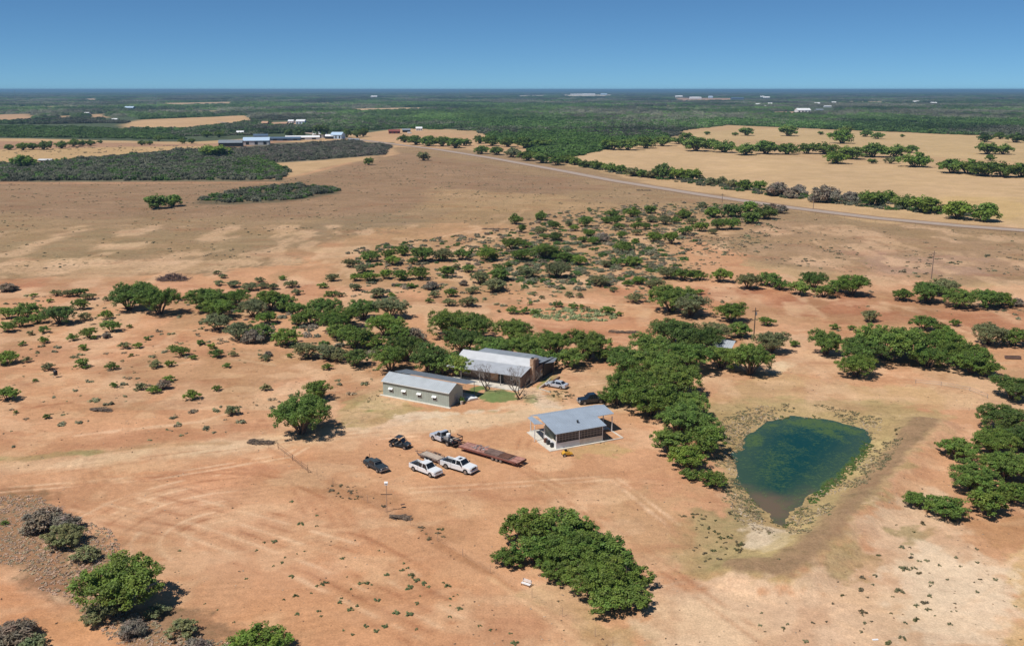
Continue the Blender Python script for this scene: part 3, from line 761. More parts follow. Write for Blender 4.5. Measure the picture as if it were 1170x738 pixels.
cluster('in the south end of the central grove', 'trees at the south end of the central grove', [(775,479,52),(803,484,40),(766,503,44),(806,502,46),(788,522,42,1),(788,541,22),(816,545,30)], .58, 12)
cluster('between the central grove and the red dirt', 'trees behind the central grove', [(768,341,42),(789,348,40,3),(836,356,34),(846,376,28),(818,379,34,3),(882,390,38,3),(876,366,17),(908,392,12)], .6, 13)
cluster('in the grove behind the stone house', 'trees behind the stone house', [(512,369,46),(541,373,44),(587,378,42),(530,390,44,2),(565,398,42),(603,396,44),(632,393,42),(671,393,48),(652,408,34),(692,404,24),(618,409,34)], .62, 14)
cluster('behind the grey green shed', 'trees behind the grey green shed', [(446,409,40),(464,397,38,2),(490,408,42,2),(508,414,34),(526,418,32,5),(541,418,22,3)], .72, 15)
cluster('in the thicket northwest of the shed', 'trees of the thicket northwest of the shed', [(394,362,36),(415,353,34),(446,351,36,3),(440,371,38,1),(404,384,38),(457,380,30),(406,408,30,2),(386,406,22,3),(425,388,30),(472,382,24,4),(384,378,26)], .62, 16)
cluster('in the thicket west of the shed road', 'shrubs of the west thicket', [(236,342,38),(250,352,34,1),(268,341,28),(288,352,30,3),(308,342,32),(326,346,28),(340,352,26),(305,362,22,1),(248,367,30,3),(274,378,32,3),(300,378,28),(326,384,30,1),(290,383,24,4),(354,361,28),(371,352,34),(381,368,32),(350,398,30,3),(374,402,26,3),(341,365,20)], .62, 17)
cluster('beside the dark brush pile', 'trees below the brush pile', [(146,339,38),(181,344,38),(162,334,30)], .66, 18)
cluster('at the upper left edge of the red yard', 'shrubs at the upper left edge', [(8,357,20,1),(30,354,28),(67,359,32,2),(92,347,18),(8,373,18,1),(24,367,18),(43,363,18),(50,376,13),(35,380,9,3),(97,361,14,3),(121,359,15,1),(127,372,20,1),(101,380,18,5)], .62, 19)
cluster('left of the dark feeder barrel', 'shrubs left of the feeder barrel', [(6,408,24,1),(7,449,24,1),(25,392,9),(30,410,11,3),(51,388,13,1),(55,418,14,3),(53,475,9,2),(40,434,6),(18,470,6)], .6, 20)
cluster('right of the dark feeder barrel', 'shrubs right of the feeder barrel', [(83,385,13),(95,396,12,1),(94,414,18),(127,418,14,2),(142,394,13,3),(158,394,11,1),(168,386,8),(121,383,9,4),(131,439,10),(107,385,8),(148,372,7),(150,405,6)], .6, 21)
cluster('in the loose scrub west of the driveway tree', 'shrubs west of the driveway tree', [(176,415,15,3),(193,415,12,1),(197,397,12),(175,445,14,1),(193,432,12,1),(187,439,16,4),(160,441,14,3),(207,401,18),(229,391,10),(242,395,11,1),(248,403,16,2),(266,404,10,3),(221,408,9),(259,417,9),(219,451,18,1),(247,443,11),(304,442,12,3),(303,408,12,3),(331,406,8),(374,418,12,1),(265,468,18,3),(306,404,9,4)], .6, 22)
cluster('near the round shrub above the west thicket', 'cactus and brush above the west thicket', [(322,317,9),(296,319,11,3),(369,326,11,1),(380,317,14,3),(376,335,12),(388,336,10,3),(250,323,11,3),(266,324,14,3),(285,327,16,3),(301,326,12,3),(312,327,12,3),(333,324,14,3),(339,333,12,3),(255,315,9,3),(248,311,8,3)], .5, 23)
cluster('along the bare ground right of the brush pile', 'low shrubs near the brush pile', [(89,333,17,2),(77,335,13,3),(100,338,14,3),(64,334,12,3),(38,337,8,5),(57,343,8),(212,340,9),(202,339,8),(122,341,9,3),(8,328,16,4),(17,329,9,4)], .5, 24)
cluster('in the west end of the scrub belt', 'shrubs at the west end of the scrub belt', [(422,292,18),(445,290,16),(448,297,16,1),(461,286,16),(483,290,24),(472,298,11,2),(506,291,20,3),(526,290,18),(557,290,21,1),(538,287,8),(400,300,14,3),(414,307,14,3)], .6, 25)
cluster('in the second row of the scrub belt', 'shrubs of the second scrub row', [(406,316,13,1),(422,315,17,1),(440,313,15,1),(458,314,17),(479,312,20),(510,310,18),(535,306,13),(522,304,10,3),(549,317,20,3),(566,325,22,3),(530,323,9,4),(570,305,10)], .6, 26)
cluster('on sand below the scrub belt', 'shrubs on sand below the scrub belt', [(469,326,10,1),(515,334,14,1),(493,326,14,4),(539,331,13,3),(490,343,9),(449,337,11,1),(433,334,18,3),(496,336,12,3),(535,344,18,3),(513,345,15,3),(406,328,12,3),(383,334,8,2)], .55, 27)
cluster('on the open north edge of the scrub belt', 'shrubs on the north edge of the scrub belt', [(589,250,12,0,.8),(619,246,11,0,.8),(596,261,10,0,.8),(618,263,12,3),(633,257,12),(635,270,15,2),(622,270,9),(650,255,8,3),(657,260,10,1),(670,253,15),(674,266,12,1),(666,273,10),(678,275,12,1),(688,271,14,4)], .62, 28)
cluster('in the middle of the scrub belt', 'shrubs in the middle of the scrub belt', [(585,279,20),(602,279,12),(623,287,26),(636,292,14),(662,297,16,1),(646,294,17),(596,291,20),(564,293,12),(572,313,22),(568,325,18,3),(580,302,9),(650,286,10,3),(638,308,26,3),(605,310,20,3)], .58, 29)
cluster('in the north of the belt below the far road', 'shrubs in the north of the belt', [(699,243,11),(722,242,14,1),(693,251,10),(704,251,14),(707,258,10),(710,268,11,1),(727,275,9,1),(748,270,16,1),(743,239,12),(727,258,12),(738,258,10),(730,251,7),(744,250,10,3),(712,282,17),(727,265,10,3)], .64, 30)
cluster('in the south of the belt left of centre right', 'shrubs in the south of the belt', [(705,299,14),(722,298,17,1),(692,301,12,3),(730,320,14,1),(718,323,11),(743,324,12,3),(685,320,18,3),(755,308,10),(700,330,9,3),(725,340,16,3)], .6, 31)
cluster('in the east tip of the scrub belt', 'shrubs at the east tip of the scrub belt', [(780,244,14),(760,251,14,3),(772,251,10),(814,242,16,1),(836,240,20,2),(855,236,16,1),(875,242,20,2),(858,248,18),(800,258,15,1),(821,256,16),(836,255,17,1),(767,271,17,1,.75),(782,263,15),(814,264,9,3),(882,236,9,4),(802,234,9,3),(893,239,12,4),(790,252,10,3)], .62, 32)
cluster('in the hedge above the central grove', 'shrubs of the hedge above the central grove', [(764,311,20,3),(782,313,20),(799,314,16),(823,314,22,1),(789,333,12),(799,333,9),(750,324,16,3)], .6, 33)
cluster('in the hedge on the red dirt', 'trees of the hedge on the red dirt', [(855,321,24,3),(877,318,22),(893,324,18),(912,328,22,5),(930,320,26,2),(942,331,22),(975,325,34,1),(958,326,20)], .62, 34)
cluster('in the long hedge below the far utility pole', 'trees of the hedge below the far utility pole', [(1032,336,20),(1060,334,32),(1080,328,28,3),(1097,341,30),(1128,341,30),(1145,342,24,1),(1162,345,14,4)], .6, 35)
cluster('round the pale grass patch behind the house', 'shrubs round the pale grass patch', [(585,354,14),(599,354,13),(611,357,11),(606,346,6),(638,347,12,2),(655,349,12),(664,350,8),(695,354,15,1),(708,358,8),(672,353,7,3),(610,335,7,3),(570,355,5,3),(650,336,9,3),(662,337,8,3),(619,339,6,3)], .62, 36)
cluster('in the hedge along the paved road west part', 'trees of the roadside hedge west part', [(648,181,14),(657,184,12),(669,187,12,2),(682,188,14),(697,191,14),(710,193,12),(722,196,14,3),(734,198,12),(745,199,12,3),(757,195,17,2,.85),(775,198,18,1),(790,199,18,1),(800,203,9,3),(812,207,12,3),(825,206,12,3),(837,209,12,3)], .6, 37)
cluster('in the hedge along the paved road east part', 'trees of the roadside hedge east part', [(852,211,15),(867,211,14,1),(889,216,20,4),(903,222,12,4),(914,217,16,4),(943,221,26,4),(972,225,16,4),(981,225,12),(998,226,24),(1014,224,18,1),(1035,230,22),(1058,233,26,1),(1094,239,28,1),(1125,242,28,1),(1078,238,12,3)], .6, 38)
cluster('on the hay field horizon', 'trees at the top of the hay field', [(901,149,18),(938,152,6),(963,156,22,1),(990,152,12),(1003,155,11),(1031,155,5),(967,148,14),(1064,150,7),(785,155,12),(840,153,6),(808,152,6),(853,150,14)], .55, 39)
cluster('at the upper right edge of the hay field', 'trees at the upper right of the hay field', [(1126,157,15,2),(1143,155,11),(1160,157,16,2),(1129,169,20),(1147,170,18),(1132,180,10)], .55, 40)
cluster('in the hay field tree row', 'trees of the hay field row', [(795,164,26),(812,164,18),(828,167,22),(852,170,22),(875,168,24),(900,170,20),(922,169,20),(943,169,22)], .5, 41)
cluster('in the scattered group right of the hay field row', 'trees right of the hay field row', [(955,179,24,1),(973,174,24),(998,171,26),(1024,172,24),(1041,170,14),(1045,182,26,1),(997,184,9),(1018,183,12,3)], .5, 42)
cluster('in the dense clump at the right hay field edge', 'trees of the right hay field clump', [(1088,189,26),(1106,190,26),(1126,192,28),(1147,193,28),(1168,194,26)], .5, 43)
cluster('in the row between far barn and road', 'trees in the row by the far road', [(462,158,13),(475,160,15),(490,161,17),(505,161,17),(520,163,17),(531,162,13)], .55, 44)
cluster('along the front of the far green wood', 'trees fronting the far green wood', [(548,159,14),(562,161,16),(580,162,16),(600,163,18),(620,163,16),(550,171,14),(567,172,14),(585,174,16,3),(603,177,18),(620,180,18),(636,183,16)], .55, 45)
cluster('in the row left of the hay field', 'trees of the row left of the hay field', [(700,164,22),(718,165,20),(738,163,20),(757,161,18),(775,160,14)], .5, 46)
cluster('standing in the dry field left', 'pair of trees in the left dry field', [(178,230,21,0),(197,229,17,1)], .62, 47)
cluster('standing alone in the middle of the dry field', None, [(484,178,12,3,.7)], .7, 48)
cluster('in the row across the far left field', 'trees in the row across the far left field', [(10,168,9),(26,167,12,1),(37,167,10),(49,166,13,2),(57,163,6),(70,165,12),(84,163,12),(94,163,9),(103,163,9),(114,162,5)], .6, 49)
cluster('at the far end of the left field', 'trees at the far end of the left field', [(162,163,7),(171,163,6),(181,158,8),(208,161,7),(219,161,7),(236,153,9),(250,153,9)], .7, 50)
cluster('beside the white trailer far left', None, [(27,184,20,1)], .6, 51)
cluster('in front of the far white farm buildings', None, [(247,172,28,1)], .4, 52)
cluster('by the far farm sheds', 'trees by the far farm sheds', [(331,151,10,2),(342,152,12,2),(366,149,16,2),(396,152,10),(408,152,10,2),(415,151,10),(421,184,9)], .8, 53)

# ---------------------------------------------------------------- scattered stuff (geometry nodes)
def scatter_sources(prefix, specs):
    out = []
    for i, (V, Qd, s) in enumerate(specs):
        me = np_mesh(prefix, V, Qd, M['leaf_inst'], s)
        out.append(bpy.data.objects.new(prefix, me))
    return out

def scatter(name, srcs, pts, scl, tint, label=None, cat=None, group=None, rot=True):
    n = len(pts)
    me = bpy.data.meshes.new(name); me.vertices.add(n); me.vertices.foreach_set('co', np.asarray(pts, np.float32).ravel())
    a = me.attributes.new('scl', 'FLOAT_VECTOR', 'POINT'); a.data.foreach_set('vector', np.asarray(scl, np.float32).ravel())
    r = np.zeros((n, 3), np.float32); r[:, 2] = RNG.random(n) * 6.28
    a = me.attributes.new('rotv', 'FLOAT_VECTOR', 'POINT'); a.data.foreach_set('vector', r.ravel())
    t4 = np.ones((n, 4), np.float32); t4[:, :3] = tint
    a = me.attributes.new('tint', 'FLOAT_COLOR', 'POINT'); a.data.foreach_set('color', t4.ravel())
    o = bpy.data.objects.new(name, me); COL.objects.link(o)
    tag(o, label, cat, group, 'stuff')
    ng = bpy.data.node_groups.new(name + '_nodes', 'GeometryNodeTree')
    ng.interface.new_socket('Geometry', in_out='INPUT', socket_type='NodeSocketGeometry'); ng.interface.new_socket('Geometry', in_out='OUTPUT', socket_type='NodeSocketGeometry')
    N, L = ng.nodes, ng.links
    gi = N.new('NodeGroupInput'); go = N.new('NodeGroupOutput'); ip = N.new('GeometryNodeInstanceOnPoints')
    mp = N.new('GeometryNodeMeshToPoints'); L.new(gi.outputs[0], mp.inputs['Mesh']); L.new(mp.outputs[0], ip.inputs['Points'])
    gj = N.new('GeometryNodeGeometryToInstance')
    for s in srcs[::-1]:
        oi = N.new('GeometryNodeObjectInfo'); oi.inputs['Object'].default_value = s; oi.transform_space = 'ORIGINAL'
        L.new(oi.outputs['Geometry'], gj.inputs[0])
    L.new(gj.outputs[0], ip.inputs['Instance']); ip.inputs['Pick Instance'].default_value = True
    rv = N.new('FunctionNodeRandomValue'); rv.data_type = 'INT'; rv.inputs[4].default_value = 0; rv.inputs[5].default_value = len(srcs) - 1
    L.new(rv.outputs[2], ip.inputs['Instance Index'])
    def attr(nm, sock):
        na = N.new('GeometryNodeInputNamedAttribute'); na.data_type = 'FLOAT_VECTOR'; na.inputs[0].default_value = nm; L.new(na.outputs[0], sock)
    attr('scl', ip.inputs['Scale'])
    na = N.new('GeometryNodeInputNamedAttribute'); na.data_type = 'FLOAT_VECTOR'; na.inputs[0].default_value = 'rotv'
    er = N.new('FunctionNodeEulerToRotation'); L.new(na.outputs[0], er.inputs[0]); L.new(er.outputs[0], ip.inputs['Rotation'])
    L.new(ip.outputs[0], go.inputs[0])
    md = o.modifiers.new('scatter', 'NODES'); md.node_group = ng
    return o

def cloud_patch(seed, W, H, nc, rc, nf, lf):
    rng = np.random.default_rng(seed)
    a = rng.random(nc) * 6.28; r = np.sqrt(rng.random(nc)) * W / 2
    hz = H * (.55 + .45 * rng.random(nc)) * (1 - .35 * (r / (W / 2)) ** 2)
    C = np.stack([np.cos(a) * r, np.sin(a) * r, np.maximum(hz - rc * .6, rc * .5)], 1)
    C2 = C.copy(); C2[:, 2] *= .45
    C = np.concatenate([C, C2])
    sh = (.7 + .6 * rng.random((len(C), 1))) * np.ones((1, 3))
    return leaf_cloud(rng, C, np.full(len(C), rc), nf, lf, .75, sh)

SRC_PATCH = scatter_sources('canopy_patch', [cloud_patch(i, 10, 4, 16, 1.25, 22, .55) for i in range(5)])       # 10 m patch
SRC_BRUSH = scatter_sources('brush_patch', [cloud_patch(20 + i, 5, 2.4, 12, .75, 24, .26) for i in range(5)])     # 5 m brush
SRC_TUFT = scatter_sources('dry_tuft', [cloud_patch(40 + i, .9, .45, 5, .26, 12, .10) for i in range(6)])        # 1 m tuft

def solid_patch(seed, W, H):
    rng = np.random.default_rng(seed)
    n = 13; u = np.linspace(-1, 1, n); a, b_ = np.meshgrid(u, u); a, b_ = a.ravel(), b_.ravel()
    r = np.sqrt(a ** 2 + b_ ** 2)
    z = H * np.clip(1.15 - r ** 3, 0, 1) * (.45 + .75 * rng.random(len(a))) - .3
    V = np.stack([a * W / 2 + rng.normal(size=len(a)) * W * .02, b_ * W / 2 + rng.normal(size=len(a)) * W * .02, z], 1)
    i = (np.arange(n - 1)[:, None] * n + np.arange(n - 1)[None]).ravel()
    q = np.stack([i, i + 1, i + 1 + n, i + n], 1); q = q[(r[q] < 1.2).all(1)]
    sh = (.65 + .7 * rng.random((len(V), 1))) * np.ones((1, 3))
    return V, q, sh
SRC_SOLID = scatter_sources('distant_canopy', [solid_patch(60 + i, 24, 5) for i in range(6)])

def inside(x, y, px_poly):
    return sdf_poly(x, y, gp(*px_poly)) < 0
def sample_poly(px_poly, dens, n_max=20000, jitter=0):
    P = gp(*px_poly); xs = [p[0] for p in P]; ys = [p[1] for p in P]
    A = (max(xs) - min(xs)) * (max(ys) - min(ys)); n = int(min(A * dens, n_max * 4))
    x = min(xs) + RNG.random(n) * (max(xs) - min(xs)); y = min(ys) + RNG.random(n) * (max(ys) - min(ys))
    s = max(4, .05 * sum(ys) / len(ys))
    d = sdf_poly(x, y, P) + (fbm(x / s, y / s, 9) - .5) * jitter
    k = d < 0
    return x[k], y[k]
def tints(n, palette, var=.15):
    P = np.array(palette); t = P[RNG.integers(0, len(P), n)]
    return t * (1 + (RNG.random((n, 1)) - .5) * 2 * var)
def pts3(x, y, z=None):
    return np.stack([x, y, ground_z(x, y) if z is None else z], 1)

GRN, GRY, DRY = (.115, .20, .052), (.19, .195, .135), (.17, .13, .075)
# far forest: patches get larger with distance
OPEN = [[(140,143),(160,137),(285,132),(287,139),(215,148),(150,147)], [(-40,132),(38,130),(40,137),(-40,141)], [(185,118),(265,116.5),(265,119.5),(190,121)],
        [(400,124.5),(482,123),(482,126.5),(400,128)], [(100,131),(122,130),(124,135),(104,136)], [(64,133),(84,132),(84,135.5),(66,136)], [(95,113),(114,112.5),(114,115),(98,116)],
        [(640,108.6),(700,108.4),(700,110.6),(650,111.4)], [(768,112),(850,112.5),(850,115.8),(775,116)], [(880,128),(922,127.5),(920,131.5),(884,132)], [(968,115.8),(1010,116),(1010,118),(968,117.8)],
        [(176.5,108),(178.5,108),(181,126),(177,126)], [(310,138),(350,137),(350,143),(312,144)], [(905,123),(955,122),(955,129),(905,130)], [(590,109.5),(625,109),(625,110.8),(592,111)],
        [(118,134),(158,134),(158,139),(120,139)]]
OPEN += SLIVERS
FOREST_EDGE = [(-500,142),(0,142),(60,142),(140,141),(150,149),(205,153),(300,154),(420,149),(450,147),(545,150),(560,155),(640,150),(700,158),(770,156),(775,150),(830,143),(900,146),(1000,150),(1170,157),(1700,164),(1700,106),(-500,106)]
def forest_band(name, y0, y1, step, srcs, smin, smax, label, dk=1.):
    hw = lambda y: y * .60 + 60
    X_, Y_ = [], []
    y = y0
    while y < y1:
        n = int(2 * hw(y) / step)
        x = -hw(y) + 2 * hw(y) * (np.arange(n) + RNG.random(n)) / n
        X_.append(x); Y_.append(y + RNG.random(n) * step * 1.2); y += step * .85
    x = np.concatenate(X_); y = np.concatenate(Y_)
    k = sdf_poly(x, y, gp(*FOREST_EDGE)) + (fbm(x / 40, y / 40, 4) - .5) * 30 < 0
    for O in OPEN:
        k &= ~(sdf_poly(x, y, gp(*O)) < 2 + step * .2)
    k &= fbm(x / 90, y / 90, 77, 4) < .70
    x, y = x[k], y[k]; n = len(x)
    g = fbm(x / 260, y / 420, 13, 3)[:, None] + (RNG.random((n, 1)) - .5) * .22
    w = sst(.42, .60, g)
    t = np.array(GRN) * w + np.array(GRY) * (1 - w)
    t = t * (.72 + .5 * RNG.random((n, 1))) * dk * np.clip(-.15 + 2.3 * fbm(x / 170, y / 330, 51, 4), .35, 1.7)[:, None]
    s = smin + (smax - smin) * RNG.random(n)
    hs = .6 + .9 * RNG.random(n) ** 2
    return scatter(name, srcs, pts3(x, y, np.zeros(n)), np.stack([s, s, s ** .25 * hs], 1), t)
f1 = forest_band('far_woodland', 830, 2100, 9.5, SRC_PATCH, .8, 1.35, None)
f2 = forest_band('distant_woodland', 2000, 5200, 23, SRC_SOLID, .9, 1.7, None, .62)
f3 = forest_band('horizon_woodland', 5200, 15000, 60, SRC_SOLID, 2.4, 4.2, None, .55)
for o, l in ((f1, 'green and grey mesquite woodland covering the middle distance'), (f2, 'hazy dark woodland stretching toward the horizon'), (f3, 'bluish woodland merging into the horizon')):
    tag(o, l, 'woodland', None, 'stuff')

def brush(name, poly, dens, srcs, smin, smax, pal, label, jitter=0, hs=1., cat='brush'):
    x, y = sample_poly(poly, dens, jitter=jitter); n = len(x)
    s = smin + (smax - smin) * RNG.random(n)
    o = scatter(name, srcs, pts3(x, y), np.stack([s, s, s * hs * (.5 + .9 * fbm(x / 14, y / 30, 71, 3)) * (.75 + .5 * RNG.random(n))], 1), tints(n, pal, .22), label, cat)
    return o
brush('brush_thicket', [(-200,190),(0,189),(60,186),(130,179),(200,173),(245,172),(290,181),(330,197),(322,206),(200,206),(0,207),(-200,207)], .045, SRC_BRUSH, .9, 1.5, [GRY, GRY, (.14, .15, .10), GRN], 'large grey green brush thicket filling the left field edge', 8)
brush('brush_thicket', [(250,172),(330,166),(400,161),(446,168),(438,177),(370,182),(310,186),(250,179)], .045, SRC_BRUSH, .9, 1.5, [GRY, (.21, .18, .15), (.14, .15, .10)], 'grey brush thicket in front of the far white farm', 8)
brush('brush_thicket', [(228,229),(262,219),(330,211),(385,215),(386,219),(330,229),(260,232)], .06, SRC_BRUSH, .7, 1.2, [GRY, (.14, .15, .10), GRN], 'narrow grey green brush strip in the dry field', 6)
brush('brush_thicket', [(275,182),(300,181),(330,196),(318,202),(285,200),(262,190)], .03, SRC_BRUSH, 1.0, 1.6, [(.12, .20, .045)], 'greener mesquite corner at the right end of the left thicket', 6)
brush('roadside_brush', [(640,181),(700,192),(800,206),(900,220),(1000,231),(1130,246),(1125,250),(1000,238),(900,227),(800,212),(700,198),(640,186)], .035, SRC_BRUSH, .5, 1.1, [GRY, GRN, (.16, .18, .10)], 'low grey green brush filling the roadside hedge', 5)
brush('green_wood', [(556,152),(640,148),(700,150),(752,152),(768,162),(700,168),(668,176),(648,183),(610,176),(600,165),(560,162)], .03, SRC_PATCH, .8, 1.3, [(.115, .21, .04), (.10, .17, .04)], 'dense bright green wood behind the paved road', 10, .9, 'woodland')
brush('green_wood', [(-200,150),(0,144),(100,146),(170,151),(215,160),(120,158),(0,157),(-200,158)], .02, SRC_PATCH, .7, 1.1, [(.11, .19, .045), (.10, .155, .045)], 'green mesquite band crossing the far left field', 10, .9, 'woodland')
brush('green_wood', [(196,151),(225,146),(275,142),(302,146),(300,154),(240,156),(205,156)], .02, SRC_PATCH, .7, 1.2, [(.10, .155, .05), GRY], 'dark wood behind the far white farm buildings', 10, .9, 'woodland')
# scrub belt understorey
BELT = [(392,285),(470,275),(560,265),(600,255),(650,240),(760,232),(880,232),(895,242),(800,268),(770,300),(790,315),(700,335),(600,330),(540,330),(400,335)]
brush('scrub_understorey', BELT, .055, SRC_BRUSH, .18, .62, [(.26, .26, .17), (.30, .27, .18), (.36, .29, .21), GRN], 'low grey scrub between the shrubs of the belt', 14, .8)
brush('scrub_understorey', [(570,280),(690,268),(780,290),(770,320),(640,330),(570,325)], .07, SRC_BRUSH, .25, .75, [(.24, .26, .16), (.28, .27, .17), GRN], 'denser olive scrub in the heart of the belt', 10, .8)
brush('scrub_understorey', [(200,338),(330,345),(420,372),(440,400),(400,415),(330,395),(230,372)], .05, SRC_BRUSH, .25, .6, [(.26, .26, .18), (.36, .31, .24), GRN], 'grey low brush under the west thicket', 8, .8)
brush('pale_grass', [(600,354),(650,352),(690,356),(712,362),(690,367),(640,366),(608,363)], .5, SRC_TUFT, 1., 2.0, [(.40, .42, .22), (.32, .38, .18)], 'pale green tall grass patch behind the house grove', 4, 1., 'grass')
brush('dry_brush', [(-40,572),(40,566),(70,585),(130,612),(140,645),(110,660),(150,700),(180,720),(300,738),(300,765),(170,765),(120,715),(60,682),(0,640),(-40,640)], 5., SRC_TUFT, .2, .55, [(.66, .48, .35), (.58, .43, .32), (.50, .42, .28)], 'dry brown grass and brush in the bottom left corner', 4, 1., 'dry grass')
brush('dry_brush', [(-40,728),(20,716),(52,740),(40,765),(-40,765)], 1.6, SRC_TUFT, .6, 1.2, [(.45, .37, .30), (.36, .33, .24)], 'grey dry brush at the very bottom left', 3, 1., 'dry grass')
# tufts over open fields and yards
def tufts(name, areas, pal, label):
    xs, ys, ss = [], [], []
    for poly, dens, a, b_ in areas:
        x, y = sample_poly(poly, dens, 20000, 6); k = RNG.random(len(x)) < sst(.38, .62, fbm(x / 14, y / 14, 90, 3)) * 1.4
        xs.append(x[k]); ys.append(y[k]); ss.append(a + (b_ - a) * RNG.random(k.sum()) ** 2)
    x, y, s = map(np.concatenate, (xs, ys, ss)); n = len(x)
    return scatter(name, SRC_TUFT, pts3(x, y), np.stack([s * 1.2, s * 1.2, s * .9], 1), tints(n, pal, .25), label, 'dry grass')
tufts('field_tufts', [([(-100,210),(320,208),(440,182),(560,190),(800,232),(1000,255),(1170,268),(1300,275),(1300,320),(1000,318),(900,300),(640,250),(400,268),(300,300),(0,312),(-100,312)], .03, .4, 1.3),
                      ([(700,262),(860,262),(960,285),(980,305),(860,305),(760,310)], .10, .5, 1.5),
                      ([(1000,290),(1170,290),(1170,318),(1020,318)], .03, .8, 2.),
                      ([(0,168),(220,166),(220,170),(60,178),(0,182)], .01, 1, 3)],
      [(.28, .24, .15), (.34, .27, .18), (.24, .24, .14)], 'dark dry tufts dotted over the open brown fields')
tufts('yard_tufts', [([(0,330),(180,350),(420,400),(430,440),(330,480),(250,500),(0,520)], .07, .4, 1.7), ([(400,325),(760,325),(760,350),(560,352),(400,345)], .06, .5, 2.),
                     ([(440,275),(640,262),(690,240),(880,232),(900,262),(780,320),(400,325)], .05, .8, 2.2),
                     ([(760,320),(1170,345),(1170,400),(940,385),(800,360)], .03, .5, 1.8)],
      [(.28, .28, .15), (.25, .25, .15), (.36, .28, .18)], 'olive and brown tufts dotted over the red sandy yards')
tufts('pond_bank_tufts', [([(780,590),(840,585),(860,640),(900,655),(800,660)], .5, .3, .8), ([(930,580),(1000,520),(1040,480),(1000,470),(860,462),(830,500),(840,560),(850,600),(880,640)], .25, .3, .8), ([(960,560),(1060,560),(1140,640),(1100,735),(900,735),(900,680)], .05, .3, .8),
                          ([(594,452),(608,450),(618,458),(606,464),(596,460)], 2.5, .5, 1.1), ([(408,460),(434,446),(437,454),(500,468),(420,480)], .8, .2, .5), ([(625,446),(646,446),(655,454),(640,460)], 1.5, .3, .7),
                          ([(345,545),(415,560),(445,572),(440,580),(380,565)], .6, .3, .8), ([(455,586),(480,596),(515,608),(505,618),(460,595)], .6, .3, .8)],
      [(.21, .17, .09), (.14, .14, .06), (.17, .14, .085)], 'short tan grass tufts on the pond banks and yard edges')
# water edge greenery and rubble bank
def ring_scatter(name, d0, d1, dens, srcs, s0, s1, pal, label, cat, cond=None):
    x = 30 + RNG.random(int(50 * 70 * dens)) * 50; y = 108 + RNG.random(len(x)) * 70
    d = sdf_poly(x, y, PONDW); k = (d > d0) & (d < d1)
    if cond is not None: k &= cond(x, y)
    x, y = x[k], y[k]; n = len(x); s = s0 + (s1 - s0) * RNG.random(n)
    return scatter(name, srcs, pts3(x, y), np.stack([s, s, s * .8], 1), tints(n, pal, .2), label, cat)
ge = gp((985,498),(1000,505),(985,525),(955,556),(935,572),(920,568),(945,545),(972,520))
ring_scatter('reeds', -2.2, 1.6, 7., SRC_TUFT, .25, .6, [(.11, .20, .045), (.15, .21, .06)], 'green water weeds along the right pond bank', 'water weeds', lambda x, y: sdf_poly(x, y, ge) < 0)
ring_scatter('bank_weeds', -.4, 1.6, 2.5, SRC_TUFT, .25, .6, [(.15, .19, .06), (.22, .20, .09)], 'olive weeds along the pond waterline', 'water weeds', lambda x, y: fbm(x / 4, y / 4, 8) > .52)
ring_scatter('bank_grass', .2, 6., 5., SRC_TUFT, .2, .6, [(.44, .34, .20), (.34, .28, .16), (.26, .25, .13)], 'tan and olive tufts covering the pond banks', 'dry grass', lambda x, y: fbm(x / 4.5, y / 4.5, 18) > .55)
def rock(seed):
    rng = np.random.default_rng(seed)
    bm = bmesh.new(); bmesh.ops.create_icosphere(bm, subdivisions=1, radius=.5)
    V = np.array([v.co[:] for v in bm.verts]); Fc = np.array([[v.index for v in f.verts] for f in bm.faces]); bm.free()
    V = V * (1 + (rng.random((len(V), 1)) - .5) * .5) * np.array([1, .75, .5])
    return V, Fc, np.ones((len(V), 3))
SRC_ROCK = scatter_sources('rubble_stone', [rock(i) for i in range(5)])
ring_scatter('rubble_bank', .3, 6.5, 6., SRC_ROCK, .12, .5, [(.50, .39, .26), (.40, .30, .19), (.58, .47, .34), (.22, .16, .10)], 'pale broken stones scattered round the pond banks', 'rubble', lambda x, y: (fbm(x / 3.5, y / 3.5, 31) > .53) & (sdf_poly(x, y, gp((850,460),(1010,478),(1000,520),(940,590),(905,600),(870,612),(835,600),(835,545),(822,500))) < 0))

def litter():
    x = -95 + RNG.random(9000) * 200; y = 88 + RNG.random(9000) * 140
    k = (RNG.random(9000) < sst(.42, .66, fbm(x / 7, y / 7, 401, 4)) * .9 + .04) & (sdf_poly(x, y, PONDW) > 6); x, y = x[k], y[k]; n = len(x)
    s_ = .10 + .26 * RNG.random(n) ** 2.5
    scatter('ground_litter', SRC_TUFT + SRC_ROCK, pts3(x, y), np.stack([s_, s_, s_ * .7], 1), tints(n, [(.22, .14, .09), (.30, .20, .13), (.16, .13, .08), (.5, .40, .3)], .25), 'tiny twigs, clods and stones strewn over the bare dirt', 'litter')
litter()
